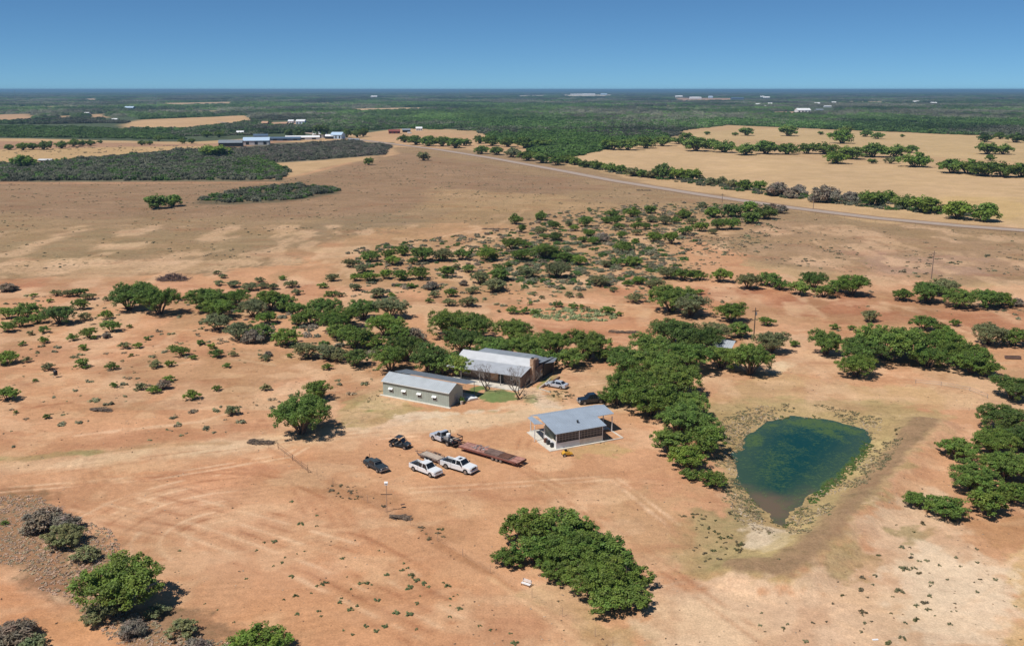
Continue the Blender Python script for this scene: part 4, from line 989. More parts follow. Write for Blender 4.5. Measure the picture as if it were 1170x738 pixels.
# individual weeds on the graded dirt
def weed_mesh(seed, W=.9):
    V, Qd, s = cloud_patch(seed, W, W * .5, 6, .2, 16, .075); me = np_mesh('weed', V, Qd, M['leaf'], s); return me
WM = [weed_mesh(100 + i) for i in range(4)]
def weeds(where, group, pts, tone=(.16, .21, .09)):
    its = sorted(pts)
    for i, (px, py, w) in enumerate(its):
        x, y = at(px, py); o = bpy.data.objects.new('weed_clump', WM[i % 4]); COL.objects.link(o)
        s = w * scale_at(y) / .9 * .85; o.location = (x, y, gz(x, y)); o.rotation_euler = (0, 0, i * 1.7); o.scale = (s, s, s)
        f = .8 + .4 * random.random(); o.color = (tone[0] * f, tone[1] * f, tone[2] * f, 1)
        tag(o, f"low green weed clump {where}", 'weed', group)
Z = lambda ox, oy, k, L_: [(ox + a / k, oy + b / k, c) for a, b, c in L_]
weeds('on the orange graded dirt left of the foreground grove', 'weed clumps on the orange graded dirt',
      Z(200, 630, 4.5, [(600,130,7),(770,165,9),(620,228,7),(700,215,4),(560,247,4),(740,308,6),(752,332,4),(627,322,6),(848,262,7),(857,240,4),(903,298,8),(940,278,6),(952,163,6),(985,163,7),(1012,168,4),(905,192,4),(1037,250,8),(1087,120,6),(1135,315,8),(980,382,7),(1035,408,7),(1077,384,8),(866,405,4),(912,427,5),(730,178,5),(865,35,5),(550,58,5),(503,75,4),(300,362,4),(152,268,3),(218,300,3),(886,130,3)]) +
      Z(440, 610, 5.765, [(110,238,6),(145,222,5),(175,277,9),(205,307,8),(248,330,9),(158,357,10),(123,193,4),(210,460,6),(70,520,9),(157,530,9),(202,627,5),(412,345,8),(427,430,5),(490,495,7),(428,547,5),(625,605,5),(695,633,5),(827,657,5),(855,722,9),(12,268,6),(5,605,6),(285,350,5),(385,323,4),(450,412,3),(478,402,3),(428,473,3),(230,410,3)]) +
      [(333, 573, 5), (362, 589, 4), (362, 601, 4), (344, 599, 8), (313, 619, 7), (302, 620, 4), (293, 629, 4), (325, 637, 4), (339, 633, 3), (348, 630, 3), (390, 638, 4), (205, 629, 4), (281, 661, 4), (433, 629, 3)])
weeds('on the pale sand at bottom right', 'weed clumps on the pale sand',
      Z(980, 600, 5.347, [(268,135,7),(377,222,6),(423,218,6),(498,245,5),(288,272,11),(345,265,7),(258,262,6),(108,310,6),(253,405,11),(452,352,6),(446,368,4),(552,333,5),(605,198,6),(733,405,6),(440,432,7),(358,492,7),(432,515,7),(472,550,3),(38,598,6),(32,553,3),(290,598,6),(565,603,6),(275,692,9),(842,330,6),(962,492,4),(730,228,5),(92,363,4),(628,250,4),(572,525,3),(602,523,3),(330,178,4),(725,145,5)]) +
      [(899, 713, 5), (920, 733, 7), (870, 700, 4), (868, 714, 5), (984, 722, 5), (895, 718, 6)], (.22, .22, .12))

# ================================================================ buildings
def roof_panel(mb, q, th=.06, ribs=0):
    """q: front-left, front-right, back-right, back-left; thin ribs run from front to back"""
    mb.slab(q, th)
    if ribs:
        a, b_, c, d = [Vector(p) for p in q]
        n = (b_ - a).cross(d - a).normalized()
        if n.z < 0: n = -n
        for i in range(ribs + 1):
            t = i / ribs; p = a.lerp(b_, t); r = d.lerp(c, t)
            u = (b_ - a).normalized() * .02
            mb.hexa([tuple(p - u), tuple(p + u), tuple(r + u), tuple(r - u)], [tuple(p - u + n * .04), tuple(p + u + n * .04), tuple(r + u + n * .04), tuple(r - u + n * .04)])

def wall_with(mb, x0, x1, y0, y1, z0, z1): mb.box(x0, x1, y0, y1, z0, z1)

# --- long grey green metal shed
def shed():
    e = empty('metal_shed', -12.23, 169.51, R(-29), 'long grey green metal shed with pale roof and rear lean-to', 'shed')
    L_ = 15.9
    mb = MB(); mb.box(-L_, 0, 0, .1, 0, 2.95); mb.box(-L_, 0, 4.9, 5, 0, 2.95)
    mb.prism_x([(.1, 0), (4.9, 0), (4.9, 2.95), (2.5, 4.05), (.1, 2.95)], -.1, 0); mb.prism_x([(.1, 0), (4.9, 0), (4.9, 2.95), (2.5, 4.05), (.1, 2.95)], -L_, -L_ + .1)
    for i in range(40): mb.box(-L_ + .2 + i * .4, -L_ + .25 + i * .4, -.025, .01, .05, 2.95)
    for i in range(12): mb.box(0, .025, .2 + i * .4, .25 + i * .4, .05, 3.0)
    mb.build('wall', 'shed_wall', e)
    mb = MB(); roof_panel(mb, [(-L_ - .2, -.25, 3.0), (.2, -.25, 3.0), (.2, 2.5, 4.2), (-L_ - .2, 2.5, 4.2)], .06, 36)
    roof_panel(mb, [(.2, 5.25, 3.0), (-L_ - .2, 5.25, 3.0), (-L_ - .2, 2.5, 4.2), (.2, 2.5, 4.2)], .06, 36)
    mb.box(-L_ - .2, .2, 2.42, 2.58, 4.17, 4.25)
    mb.build('roof', 'shed_roof', e)
    MB().box(-L_ - .2, .2, -.33, -.26, 2.88, 3.0).build('gutter', 'trim', e)
    mb = MB(); roof_panel(mb, [(-L_ - .6, 5.0, 3.55), (.9, 5.0, 3.55), (.9, 9.2, 2.85), (-L_ - .6, 9.2, 2.85)], .06, 36); mb.build('lean_to_roof', 'roof_dark', e)
    for x in (-15.6, -10.4, -5.2, .3): MB().tube([(x, 8.9, 0), (x, 8.9, 2.87)], .06).build('post', 'steel', e)
    MB().box(-L_ - .3, .5, 5.05, 9.1, -.02, .05).build('carport_floor', 'concrete', e)
    for i, x in enumerate((-13.9, -10.7, -7., -3.4)):
        w = MB().box(x - .5, x + .5, -.045, -.004, .95, 1.75).build('window', 'trim', e)
        MB().box(x - .42, x + .42, -.06, -.047, 1.02, 1.5).build('pane', 'glass', w)
        a = MB(); a.slab([(x - .52, -.42, 1.58), (x + .52, -.42, 1.58), (x + .52, -.03, 1.88), (x - .52, -.03, 1.88)], .04)
        
        a.build('awning', 'trim', e)
    d = MB().box(.026, .06, 2., 3., .05, 2.1).build('door', 'roof_dark', e)
    MB().box(.06, .12, 2.1, 2.18, 1., 1.12).build('handle', 'steel', d)
    MB().box(-L_ - .5, .5, -.6, 0, -.1, .08).build('footing', 'concrete2', e)
shed()

# --- stone ranch house
def house():
    e = empty('stone_house', 1.55, 180.45, R(-26), 'long brown stone ranch house with metal roofs, porch and tall chimney', 'house')
    L_ = 17.
    mb = MB(); mb.box(-L_ + .2, -.2, 2.4, 2.6, 0, 3.0); mb.box(-L_ + .2, -.2, 11.8, 12, 0, 2.7)
    for x0, x1 in ((-L_, -L_ + .2), (-.2, 0)):
        mb.prism_x([(2.4, 0), (12, 0), (12, 2.8), (7.5, 4.3), (5, 3.45), (2.4, 3.0)], x0, x1)
    mb.box(-.2, 0, .5, 2.4, 0, 2.6)
    mb.box(.3, 1.0, 6.2, 13, 0, 3.2); mb.build('wall', 'stone', e)
    mb = MB(); roof_panel(mb, [(-L_ - .4, 4.9, 3.55), (.35, 4.9, 3.55), (.35, 7.6, 4.5), (-L_ - .4, 7.6, 4.5)], .07, 36)
    roof_panel(mb, [(.35, 12.4, 2.85), (-L_ - .4, 12.4, 2.85), (-L_ - .4, 7.6, 4.5), (.35, 7.6, 4.5)], .07, 36)
    mb.box(-L_ - .4, .35, 7.5, 7.7, 4.46, 4.55); mb.build('roof', 'roof', e)
    mb = MB(); roof_panel(mb, [(-L_ - .4, .15, 2.75), (.3, .15, 2.75), (.3, 4.95, 3.54), (-L_ - .4, 4.95, 3.54)], .07, 36); mb.build('porch_roof', M['roof_porch'], e)
    # rear wing, its ridge parallel and further back, with a flat-hipped right end
    mb = MB(); mb.slab([(-15., 9.2, 3.9), (-1.2, 9.0, 3.9), (-1.6, 11.2, 4.42), (-13.8, 11.2, 4.42)], .07)
    mb.slab([(-1.2, 9.0, 3.9), (1.05, 7.7, 3.75), (1.25, 13.0, 3.3), (-1.6, 11.2, 4.42)], .07)
    mb.slab([(1.25, 13.0, 3.3), (-15., 14.4, 3.3), (-13.8, 11.2, 4.42), (-1.6, 11.2, 4.42)], .07)
    mb.build('rear_roof', 'roof_dark', e)
    mb = MB(); mb.slab([(1.0, 9.6, 3.15), (2.4, 12.4, 2.95), (1.6, 15.8, 2.95), (-1., 14.9, 3.2)], .08); mb.build('carport_roof', 'roof_dark', e)
    for p in ((2.2, 12.5), (1.5, 15.5)): MB().tube([(*p, 0), (*p, 2.9)], .08).build('carport_post', 'pole', e)
    mb = MB(); mb.box(-1.0, 1.0, 13, 13.2, 0, 3.2); mb.box(1.0, 1.2, 9.4, 15, 0, 3.1); mb.build('carport_shade_wall', 'dark', e)  # near-black walls put the shade under the carport roof into the colour
    mb = MB(); mb.box(.02, .8, 5.0, 6.0, 0, 5.1); mb.box(-.03, .85, 4.95, 6.03, 5.1, 5.22); mb.build('chimney', 'chimney', e)
    MB().box(.2, .6, 5.2, 5.8, 5.22, 5.5).build('flue', 'dark', e)
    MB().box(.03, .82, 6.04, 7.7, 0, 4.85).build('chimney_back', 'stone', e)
    for x in (-14., -9.5, -4.6, -.25): MB().box(x - .07, x + .07, .35, .49, 0, 2.68).build('porch_post', 'steel', e)
    for x, w in ((-13.6, 1.6), (-2.9, .8), (-1.6, .7)):
        f = MB().box(x - w / 2, x + w / 2, 2.34, 2.398, 1.0, 2.1).build('window', 'trim', e)
        MB().box(x - w / 2 + .07, x + w / 2 - .07, 2.32, 2.338, 1.07, 2.03).build('pane', 'glass', f)
    f = MB().box(1.002, 1.04, 8.2, 9.2, 1., 2.1).build('window', 'trim', e); MB().box(1.041, 1.06, 8.27, 9.13, 1.07, 2.03).build('pane', 'glass', f)
    d = MB().box(-5.9, -4.9, 2.33, 2.398, .1, 2.2).build('door', 'dark', e)
    MB().box(-5.8, -5.7, 2.27, 2.329, 1.05, 1.15).build('handle', 'steel', d)
    MB().box(-7.9, -6.2, 2.34, 2.398, .2, 2.3).build('door', M['tan_wall'], e)
    mb = MB(); mb.box(-16.6, .1, -1.3, 2.39, -.05, .12); mb.build('porch_floor', 'concrete2', e)
M['roof_porch'] = pbr('porch_roof_metal', (.44, .46, .49), .55, .12, .10, .6)  # darker than the upper roof: the flatter slope's weaker light is in the colour
house()

# --- open sided shelter
def shelter():
    e = empty('screened_shelter', 7.59, 147.97, R(25), 'open-ended shelter with blue grey metal roof and screened front', 'shelter')
    M['roof_blue'] = pbr('blue_grey_metal_roof', (.40, .46, .53), .45, .3, .07, .5)
    mb = MB(); roof_panel(mb, [(-.35, -.35, 2.95), (9.75, -.35, 2.95), (9.75, 3.1, 3.49), (-.35, 3.1, 3.49)], .06, 22)
    roof_panel(mb, [(-.35, 3.1, 3.49), (13.3, 3.1, 3.49), (13.3, 6.6, 4.03), (-.35, 6.6, 4.03)], .06, 30)
    roof_panel(mb, [(13.3, 9.8, 3.0), (-.35, 9.8, 3.0), (-.35, 6.6, 4.03), (13.3, 6.6, 4.03)], .06, 30)
    mb.build('roof', M['roof_blue'], e)
    mb = MB(); roof_panel(mb, [(-1.9, 4.6, 3.35), (-.36, 4.1, 3.35), (-.36, 8.8, 3.25), (-1.2, 8.8, 3.1)], .05, 0); mb.build('side_awning', M['roof_blue'], e)
    mb = MB(); mb.cyl_y(0, 0, 0, .001, .001)
    v = MB(); v.tube([(5.3, 2.1, 3.3), (5.3, 2.1, 3.72)], .14, 12); v.tube([(5.3, 2.1, 3.72), (5.3, 2.1, 3.86)], [.26, .1], 12); v.build('roof_vent', 'dark', e)
    for x, y in ((.07, .07), (4.55, .07), (9.2, .07), (13.1, 3.3), (13.1, 6.4), (13.1, 9.5), (-.2, 9.5), (6., 9.5), (-1.75, 4.8), (0, 4.5), (9.2, 4.6)):
        MB().box(x - .07, x + .07, y - .07, y + .07, 0, 2.93 if y < 9 else 2.9).build('post', 'trim', e)
    for x0, x1, mt in ((.15, 4.47, 'pale_panel'), (4.63, 9.12, 'gold')):
        MB().box(x0, x1, .02, .08, 1.28, 2.88).build('screen', 'screen', e)
        MB().box(x0, x1, .0, .1, .12, 1.12).build('lower_panel', M[mt] if mt in M else 'trim', e)
        MB().box(x0, x1, -.03, .09, 1.13, 1.27).build('rail', 'dark', e)
    mb = MB(); mb.box(.02, .1, .15, 4.4, .1, 1.15); mb.build('end_wall', 'white', e)
    for y in (.8, 2.2, 3.2): MB().box(-.5, 0.0, y, y + .55, .12, .85).build('cabinet', 'rust' if y > 3 else 'dark', e)
    mb = MB(); mb.box(.15, 9.1, 4.45, 4.55, .12, 3.6); mb.box(9.1, 9.2, .15, 4.4, .1, 3.0); mb.build('inner_wall', 'shed_wall', e)
    mb = MB(); mb.box(-1.4, 9.4, -.5, 4.6, -.05, .1); mb.box(-.35, 13.5, 4.6, 9.8, -.05, .1); mb.box(-1.1, -.36, 4.6, 9.4, -.05, .1)
    mb.box(9.4, 13.3, -.4, -.15, -.05, .1); mb.box(13.1, 13.4, -.15, 4.6, -.05, .1); mb.build('floor_slab', 'concrete2', e)
M['pale_panel'] = pbr('grey_white_panel', (.68, .70, .72), .6, 0, .05)
shelter()

# --- small building under the trees by the utility pole
def hut():
    x, y = at(822, 404); e = empty('small_outbuilding', x, y, R(-24), 'low outbuilding with pale metal roof half hidden under the central grove', 'outbuilding')
    MB().box(-2.6, 2.6, -1.6, 1.6, 0, 2.2).build('wall', 'shed_wall', e)
    mb = MB(); roof_panel(mb, [(-3.2, -2.3, 2.25), (3.2, -2.3, 2.25), (3.2, 2.2, 2.9), (-3.2, 2.2, 2.9)], .06, 12); mb.build('roof', 'shed_roof', e)
    d = MB().box(-.5, .5, -1.66, -1.602, .05, 2.).build('door', 'dark', e)
hut()

# --- far farm buildings
def far_building(px, py, w, h, wall, roof, label, depth=None, rz=0., cat='building', name='farm_building', win=3, pitch=.18):
    x, y = at(px, py); s = scale_at(y); Wd = w * s; Hh = h * s * .82; D = depth or Wd * .6
    e = empty(name, x, y + D / 2, R(rz), label, cat)
    hw = Wd / 2; wh = Hh * .62
    mb = MB(); mb.box(-hw, hw, -D / 2, D / 2, 0, wh)
    mb.prism_x([(-D / 2, wh), (D / 2, wh), (0, Hh)], -hw, hw); mb.build('wall', wall, e)
    mb = MB(); roof_panel(mb, [(-hw - .4, -D / 2 - .5, wh - .1), (hw + .4, -D / 2 - .5, wh - .1), (hw + .4, 0, Hh + .1), (-hw - .4, 0, Hh + .1)], .1)
    roof_panel(mb, [(hw + .4, D / 2 + .5, wh - .1), (-hw - .4, D / 2 + .5, wh - .1), (-hw - .4, 0, Hh + .1), (hw + .4, 0, Hh + .1)], .1); mb.build('roof', roof, e)
    for i in range(win):
        cx = -hw + Wd * (i + .5) / win
        MB().box(cx - Wd * .06, cx + Wd * .06, -D / 2 - .06, -D / 2 - .01, wh * .1, wh * .75).build('door' if i == 0 else 'window', 'dark', e)
    return e
far_building(262, 168, 26, 9, 'dark', 'roof_dark', 'open grey roofed shed left of the far white building', 14, 10, 'shed')
far_building(290, 166, 29, 10, 'far_white', 'pale_blue', 'large white metal building beside the far farm brush', 26, 12)
far_building(297, 158.5, 16, 6, 'blue_roof', 'blue_roof', 'blue roofed shed behind the large white far building', 10, 12, 'shed')
far_building(274, 154, 8, 5, 'white', 'white', 'small white hut standing alone above the far sheds', 6, 0, 'hut')
far_building(325, 161, 34, 5, 'blue_roof', 'blue_roof', 'long low dark blue building in the far farm', 10, 8)
far_building(345, 160, 38, 5.5, 'white', 'white', 'long low white roofed building in the far farm', 8, 14)
far_building(364, 158, 15, 9, 'white', 'white', 'tall white house with pointed roof in the far farm', 12, 20, 'house')
far_building(376, 159, 9, 6, 'dark', 'white', 'dark open white roofed carport in the far farm', 8, 0, 'carport')
far_building(385, 159, 13, 9, 'pale_blue', 'pale_blue', 'pale blue box shaped metal building in the far farm', 14, -10)
far_building(404, 162, 12, 4, 'dark', 'roof_dark', 'dark cattle shed at the right end of the far farm', 6, 0, 'shed')
far_building(450, 153, 13, 5.5, 'barn_red', 'barn_red', 'red barn at the start of the paved road', 12, 8, 'barn')
far_building(464, 151.5, 9, 5, 'dark', 'roof_dark', 'dark shed between the red barn and white truck', 8, 8, 'shed')
far_building(478.5, 149.5, 7, 5, 'white', 'white', 'white farmhouse right of the red barn', 8, 8, 'house')
far_building(302, 144, 7, 6, 'tan_wall', 'tan_wall', 'left of two tan houses in the wood beyond the farm', 14, 0, 'house')
far_building(324, 144, 7, 5, 'tan_wall', 'tan_wall', 'right of two tan houses in the wood beyond the farm', 14, 0, 'house')
far_building(332, 141, 6, 4.5, 'white', 'white', 'small white house right of the tan houses', 12, 0, 'house')
far_building(343, 142, 10, 6, 'pale_blue', 'white', 'white and blue house in the wood beyond the farm', 16, 0, 'house')
far_building(130, 139, 6, 4, 'white', 'white', 'small white house at the end of the far clearing', 14, 0, 'house')
far_building(98, 132, 5, 4, 'white', 'white', 'tiny white house in the woodland far left', 16, 0, 'house')
far_building(147, 126, 10, 5, 'blue_roof', 'pale_blue', 'blue grey roofed house in the left woodland', 22, 0, 'house')
far_building(427, 112.5, 7, 3.4, 'white', 'white', 'lone white building high in the left woodland', 60, 0)
far_building(919, 129.5, 15, 6.5, 'white', 'white', 'big white ranch building in the right woodland', 30, 0, win=4)
far_building(937, 128, 8, 4, 'steel', 'roof_dark', 'grey shed right of the big white ranch building', 20, 0, 'shed')
for i, (px, py, w, h, c) in enumerate(((776, 112, 8, 3, 'white'), (795, 113.5, 13, 3, 'white'), (812, 112.5, 5, 3, 'pale_blue'), (843, 114.5, 14, 3.6, 'blue_roof'), (876, 113.5, 7, 3.4, 'white'), (866, 121, 5, 3, 'white'),
                                       (880, 120.5, 5, 3.2, 'white'), (873, 123, 5, 2.6, 'white'), (934, 120, 6, 3, 'white'), (953, 119, 5, 3, 'white'), (946, 123, 8, 2.6, 'roof'), (1047, 118, 7, 3, 'white'), (1067, 119.5, 7, 3, 'white'),
                                       (659, 109, 14, 1.8, 'white'), (673, 109.5, 14, 2.6, 'white'), (690, 109, 7, 2.4, 'pale_blue'), (871, 112, 4, 2.5, 'white'))):
    far_building(px, py, w, h, c, c, f'tiny far {"white" if c == "white" else "bluish"} building near the horizon, {ORD[i]} listed from the town edge', w * scale_at(at(px, py)[1]) * .5, 0, 'building', 'distant_building', 0)
# relabel the distant ones by order from the left
ds = sorted([o for o in COL.objects if o.name.startswith('distant_building')], key=lambda o: o.location.x / o.location.y)
for i, o in enumerate(ds):
    o['label'] = f'tiny pale building near the horizon, {ORD[i]} from left of the scattered row'; o['group'] = 'tiny buildings scattered near the horizon'

# ================================================================ vehicles
def frame2(p_rear, p_front, W, near_left):
    """wheel contact points seen on the near side -> (centre x, y, heading)"""
    a = Vector(at(*p_rear)); b_ = Vector(at(*p_front)); d = (b_ - a); hd = math.atan2(d.y, d.x)
    n = Vector((-math.sin(hd), math.cos(hd))) * (W / 2) * (-1 if near_left else 1)
    c = (a + b_) / 2 + n
    return c.x, c.y, hd, d.length

def wheel(e, x, y, r, w=.26, name='wheel', rim='rim'):
    s = 1 if y > 0 else -1
    t = MB().cyl_y(x, r, y - w / 2, y + w / 2, r, 20).build(name, 'rubber', e, .02)
    MB().cyl_y(x, r, y + s * (w / 2 - .01), y + s * (w / 2 + .015), r * .6, 14).build('rim', rim, t)
    return t

def arch(e, x, y, r):
    s = 1 if y > 0 else -1
    prof = [(x + (r + .07) * math.cos(a), r + (r + .07) * math.sin(a)) for a in [math.pi * i / 10 for i in range(11)]]
    MB().prism_y(prof, y - s * .05, y + s * .012).build('wheel_arch', 'black', e)

def greenhouse(e, x0, x1, xr0, xr1, hw, hwr, zb, zt, paint, mid=None, sunroof=False):
    """cabin: base x0..x1 at zb, roof xr0..xr1 at zt; x forward"""
    b = [(x0, -hw, zb), (x1, -hw, zb), (x1, hw, zb), (x0, hw, zb)]; t = [(xr0, -hwr, zt), (xr1, -hwr, zt), (xr1, hwr, zt), (xr0, hwr, zt)]
    cab = MB().hexa(b, t).build('cabin', paint, e, .05)
    def lerp(a, b_, t_): return tuple(a[i] * (1 - t_) + b_[i] * t_ for i in range(3))
    def panel(nm, A, B, C, D, m=.07, off=.012):   # A B bottom, C D top (C above B)
        mu = .06
        q = [lerp(lerp(A, B, mu), lerp(D, C, mu), m), lerp(lerp(A, B, 1 - mu), lerp(D, C, 1 - mu), m), lerp(lerp(A, B, 1 - mu), lerp(D, C, 1 - mu), 1 - m), lerp(lerp(A, B, mu), lerp(D, C, mu), 1 - m)]
        n = (Vector(q[1]) - Vector(q[0])).cross(Vector(q[3]) - Vector(q[0])).normalized()
        cc = sum((Vector(p) for p in q), Vector()) / 4 - Vector(((x0 + x1) / 2, 0, (zb + zt) / 2))
        if n.dot(cc) < 0: n = -n
        mb = MB(); mb.hexa([tuple(Vector(p) - n * .02) for p in q], [tuple(Vector(p) + n * off) for p in q]); return mb.build(nm, 'glass', cab)
    panel('windshield', b[1], b[2], t[2], t[1], .08)
    panel('rear_window', b[3], b[0], t[0], t[3], .15)
    for s, (i, j) in ((-1, (0, 1)), (1, (3, 2))):
        A, B, C, D = b[i], b[j], t[j], t[i]
        if mid is None: panel('side_window', A, B, C, D)
        else:
            k = (mid - x0) / (x1 - x0); kt = (mid - xr0) / (xr1 - xr0)
            mA, mT = lerp(A, B, k), lerp(D, C, kt)
            panel('side_window', A, mA, mT, D); panel('side_window', mA, B, C, mT)
    if sunroof: MB().box(xr1 - .75, xr1 - .25, -.38, .38, zt - .02, zt + .012).build('sunroof', 'glass', cab)
    return cab

def pickup(name, label, rear, front, near_left, W=2.0, L=5.9, paint='car_white', zb=1.18, zt=1.93, r=.41, bed=True, crew=True, sun=False, grille='black', roofbar=False, extra=None, ofs=(0, 0)):
    x, y, hd, wb = frame2(rear, front, W, near_left); wb = min(max(wb, L * .58), L * .68)
    e = empty(name, x + ofs[0], y + ofs[1], hd, label, 'pickup truck', None, gz(x, y))
    hw = W / 2; fx = wb / 2 + L * .155; rx = fx - L; z0 = .42
    cab_f, cab_b = fx - L * .26, fx - L * (.63 if crew else .50)
    # lower body: nose with sloping hood, sides to the tail
    mb = MB(); mb.prism_y([(fx, z0), (fx + .02, zb - .28), (fx - .12, zb - .1), (cab_f + .1, zb), (cab_b - .05, zb), (cab_b - .05, z0)], -hw, hw)
    body = mb.build('body', paint, e, .06)
    if bed:
        bz = zb + .04
        mb = MB(); mb.box(rx, cab_b - .06, -hw, -hw + .1, z0 + .05, bz); mb.box(rx, cab_b - .06, hw - .1, hw, z0 + .05, bz)
        mb.box(cab_b - .14, cab_b - .06, -hw + .1, hw - .1, z0 + .05, bz); b2 = mb.build('bed', paint, e, .02)
        MB().box(rx + .07, cab_b - .14, -hw + .1, hw - .1, z0 + .1, zb - .3).build('bed_liner', 'black', b2)
        MB().box(rx - .01, rx + .06, -hw + .1, hw - .1, z0 + .15, bz - .02).build('tailgate', paint, e, .015)
    greenhouse(e, cab_b, cab_f + .02, cab_b + .22, cab_f - .62, hw - .04, hw - .22, zb - .01, zt, paint, (cab_f + cab_b) / 2 - .2 if crew else None, sun)
    for s in (-1, 1):
        for xx in (wb / 2, -wb / 2): arch(e, xx, s * hw, r); wheel(e, xx, s * (hw - .10), r)
        MB().box(fx - .1, fx + .035, s * hw * .72 - .17, s * hw * .72 + .17, zb - .42, zb - .2).build('headlight', 'lamp', e)
        MB().box(rx - .03, rx + .05, s * (hw - .08) - .07, s * (hw - .08) + .07, zb - .4, zb - .05).build('taillight', 'red_lens', e)
        MB().box(cab_f - .25, cab_f - .08, s * (hw + .12) - .09, s * (hw + .12) + .09, zb + .02, zb + .24).build('mirror', 'black', e, .02)
    MB().box(fx - .05, fx + .045, -hw * .52, hw * .52, zb - .5, zb - .2).build('grille', grille, e)
    MB().box(fx - .05, fx + .14, -hw * .97, hw * .97, z0, z0 + .26).build('bumper', 'steel' if paint != 'car_white' else 'trim', e, .03)
    MB().box(rx - .14, rx - .01, -hw * .9, hw * .9, z0 + .05, z0 + .22).build('bumper', 'steel', e, .02)
    MB().box(rx + .1, fx - .1, -hw * .8, hw * .8, .3, z0 + .02).build('chassis', 'black', e)
    return e, dict(fx=fx, rx=rx, hw=hw, cab_b=cab_b, cab_f=cab_f, wb=wb)

pickup('pickup_truck', 'white crew cab pickup nearest the black jeep, empty open bed', (472.3, 538.3), (491.3, 545.5), False, L=5.8, W=2.0, zt=1.92, grille='steel')
pickup('pickup_truck', 'larger white crew cab pickup with sunroof and dark grille beside the trailer', (509.3, 535.4), (531.6, 542), False, L=6.2, W=2.08, zb=1.3, zt=2.05, r=.45, sun=True)
e, q = pickup('pickup_truck', 'dark blue pickup parked behind the shelter under the grove edge', (686.5, 461.2), (668, 463), True, L=5.8, W=2.0, paint='car_dark', zt=1.95, r=.43)

# silver flatbed work truck
def flatbed():
    e, q = pickup('flatbed_truck', 'silver work truck with dark flatbed and tall rear frame', (510.8, 509.6), (494.6, 503), True, L=6.3, W=2.1, paint='car_silver', zb=1.25, zt=2.0, r=.43, bed=False, crew=False)
    e['category'] = 'flatbed truck'
    rx, cb, hw = q['rx'], q['cab_b'], q['hw']
    MB().box(rx - .1, cb - .1, -hw - .1, hw + .1, .88, 1.0).build('flatbed', 'black', e)
    mb = MB()
    for y in (-hw, hw): mb.tube([(cb - .2, y, 1.), (cb - .2, y, 2.05)], .05)
    for z in (1.4, 1.75, 2.05): mb.tube([(cb - .2, -hw, z), (cb - .2, hw, z)], .035)
    mb.build('headache_rack', 'black', e)
    mb = MB()
    for y in (-hw, hw): mb.tube([(rx - .1, y, .95), (rx - .25, y, 1.75), (rx + 1.2, y, 1.75)], .09)
    mb.tube([(rx - .25, -hw, 1.75), (rx - .25, hw, 1.75)], .08); mb.build('bale_arm', 'black', e)
    MB().tube([(cb - .6, -.2, 1.0), (cb - .6, -.2, 1.75)], .38, 14).build('tank', 'white', e, .03)
    MB().box(cb - 1.7, cb - .5, .25, .85, 1.0, 1.4).build('tool_box', 'steel', e, .02)
    MB().box(rx + .3, cb - 1.9, -.8, .0, 1.0, 1.25).build('crate', 'plank', e)
    MB().tube([(rx + .9, .5, 1.0), (rx + .9, .5, 1.3)], .3, 12).build('hose_reel', 'gold', e)
flatbed()

# silver saloon
def sedan():
    W, L = 1.82, 4.75; x, y, hd, wb = frame2((640.4, 444.6), (626.8, 442.2), W, True)
    e = empty('silver_car', x, y, hd, 'silver saloon car parked beside the stone house', 'car', None, gz(x, y))
    wb = 2.8; hw = W / 2; fx = wb / 2 + .9; rx = fx - L; r = .33
    MB().prism_y([(fx, .28), (fx + .02, .55), (fx - .25, .78), (fx - 1.25, .96), (rx + .75, 1.02), (rx + .05, .98), (rx, .6), (rx + .05, .28)], -hw, hw).build('body', 'car_silver', e, .07)
    greenhouse(e, rx + .55, fx - 1.15, rx + 1.35, fx - 2.05, hw - .05, hw - .26, .93, 1.45, 'car_silver', fx - 2.35)
    for s in (-1, 1):
        for xx in (wb / 2, -wb / 2): arch(e, xx, s * hw, r); wheel(e, xx, s * (hw - .09), r, .22)
        MB().box(fx - .2, fx + .03, s * .62 - .16, s * .62 + .16, .58, .72).build('headlight', 'lamp', e, .02)
        MB().box(rx - .02, rx + .12, s * .66 - .17, s * .66 + .17, .72, .88).build('taillight', 'red_lens', e, .02)
        MB().box(fx - 1.6, fx - 1.45, s * (hw + .08) - .08, s * (hw + .08) + .08, .95, 1.08).build('mirror', 'car_silver', e, .02)
    MB().box(fx - .03, fx + .04, -.4, .4, .42, .56).build('grille', 'black', e)
    MB().box(rx + .3, fx - .3, -hw * .8, hw * .8, .2, .3).build('chassis', 'black', e)
sedan()

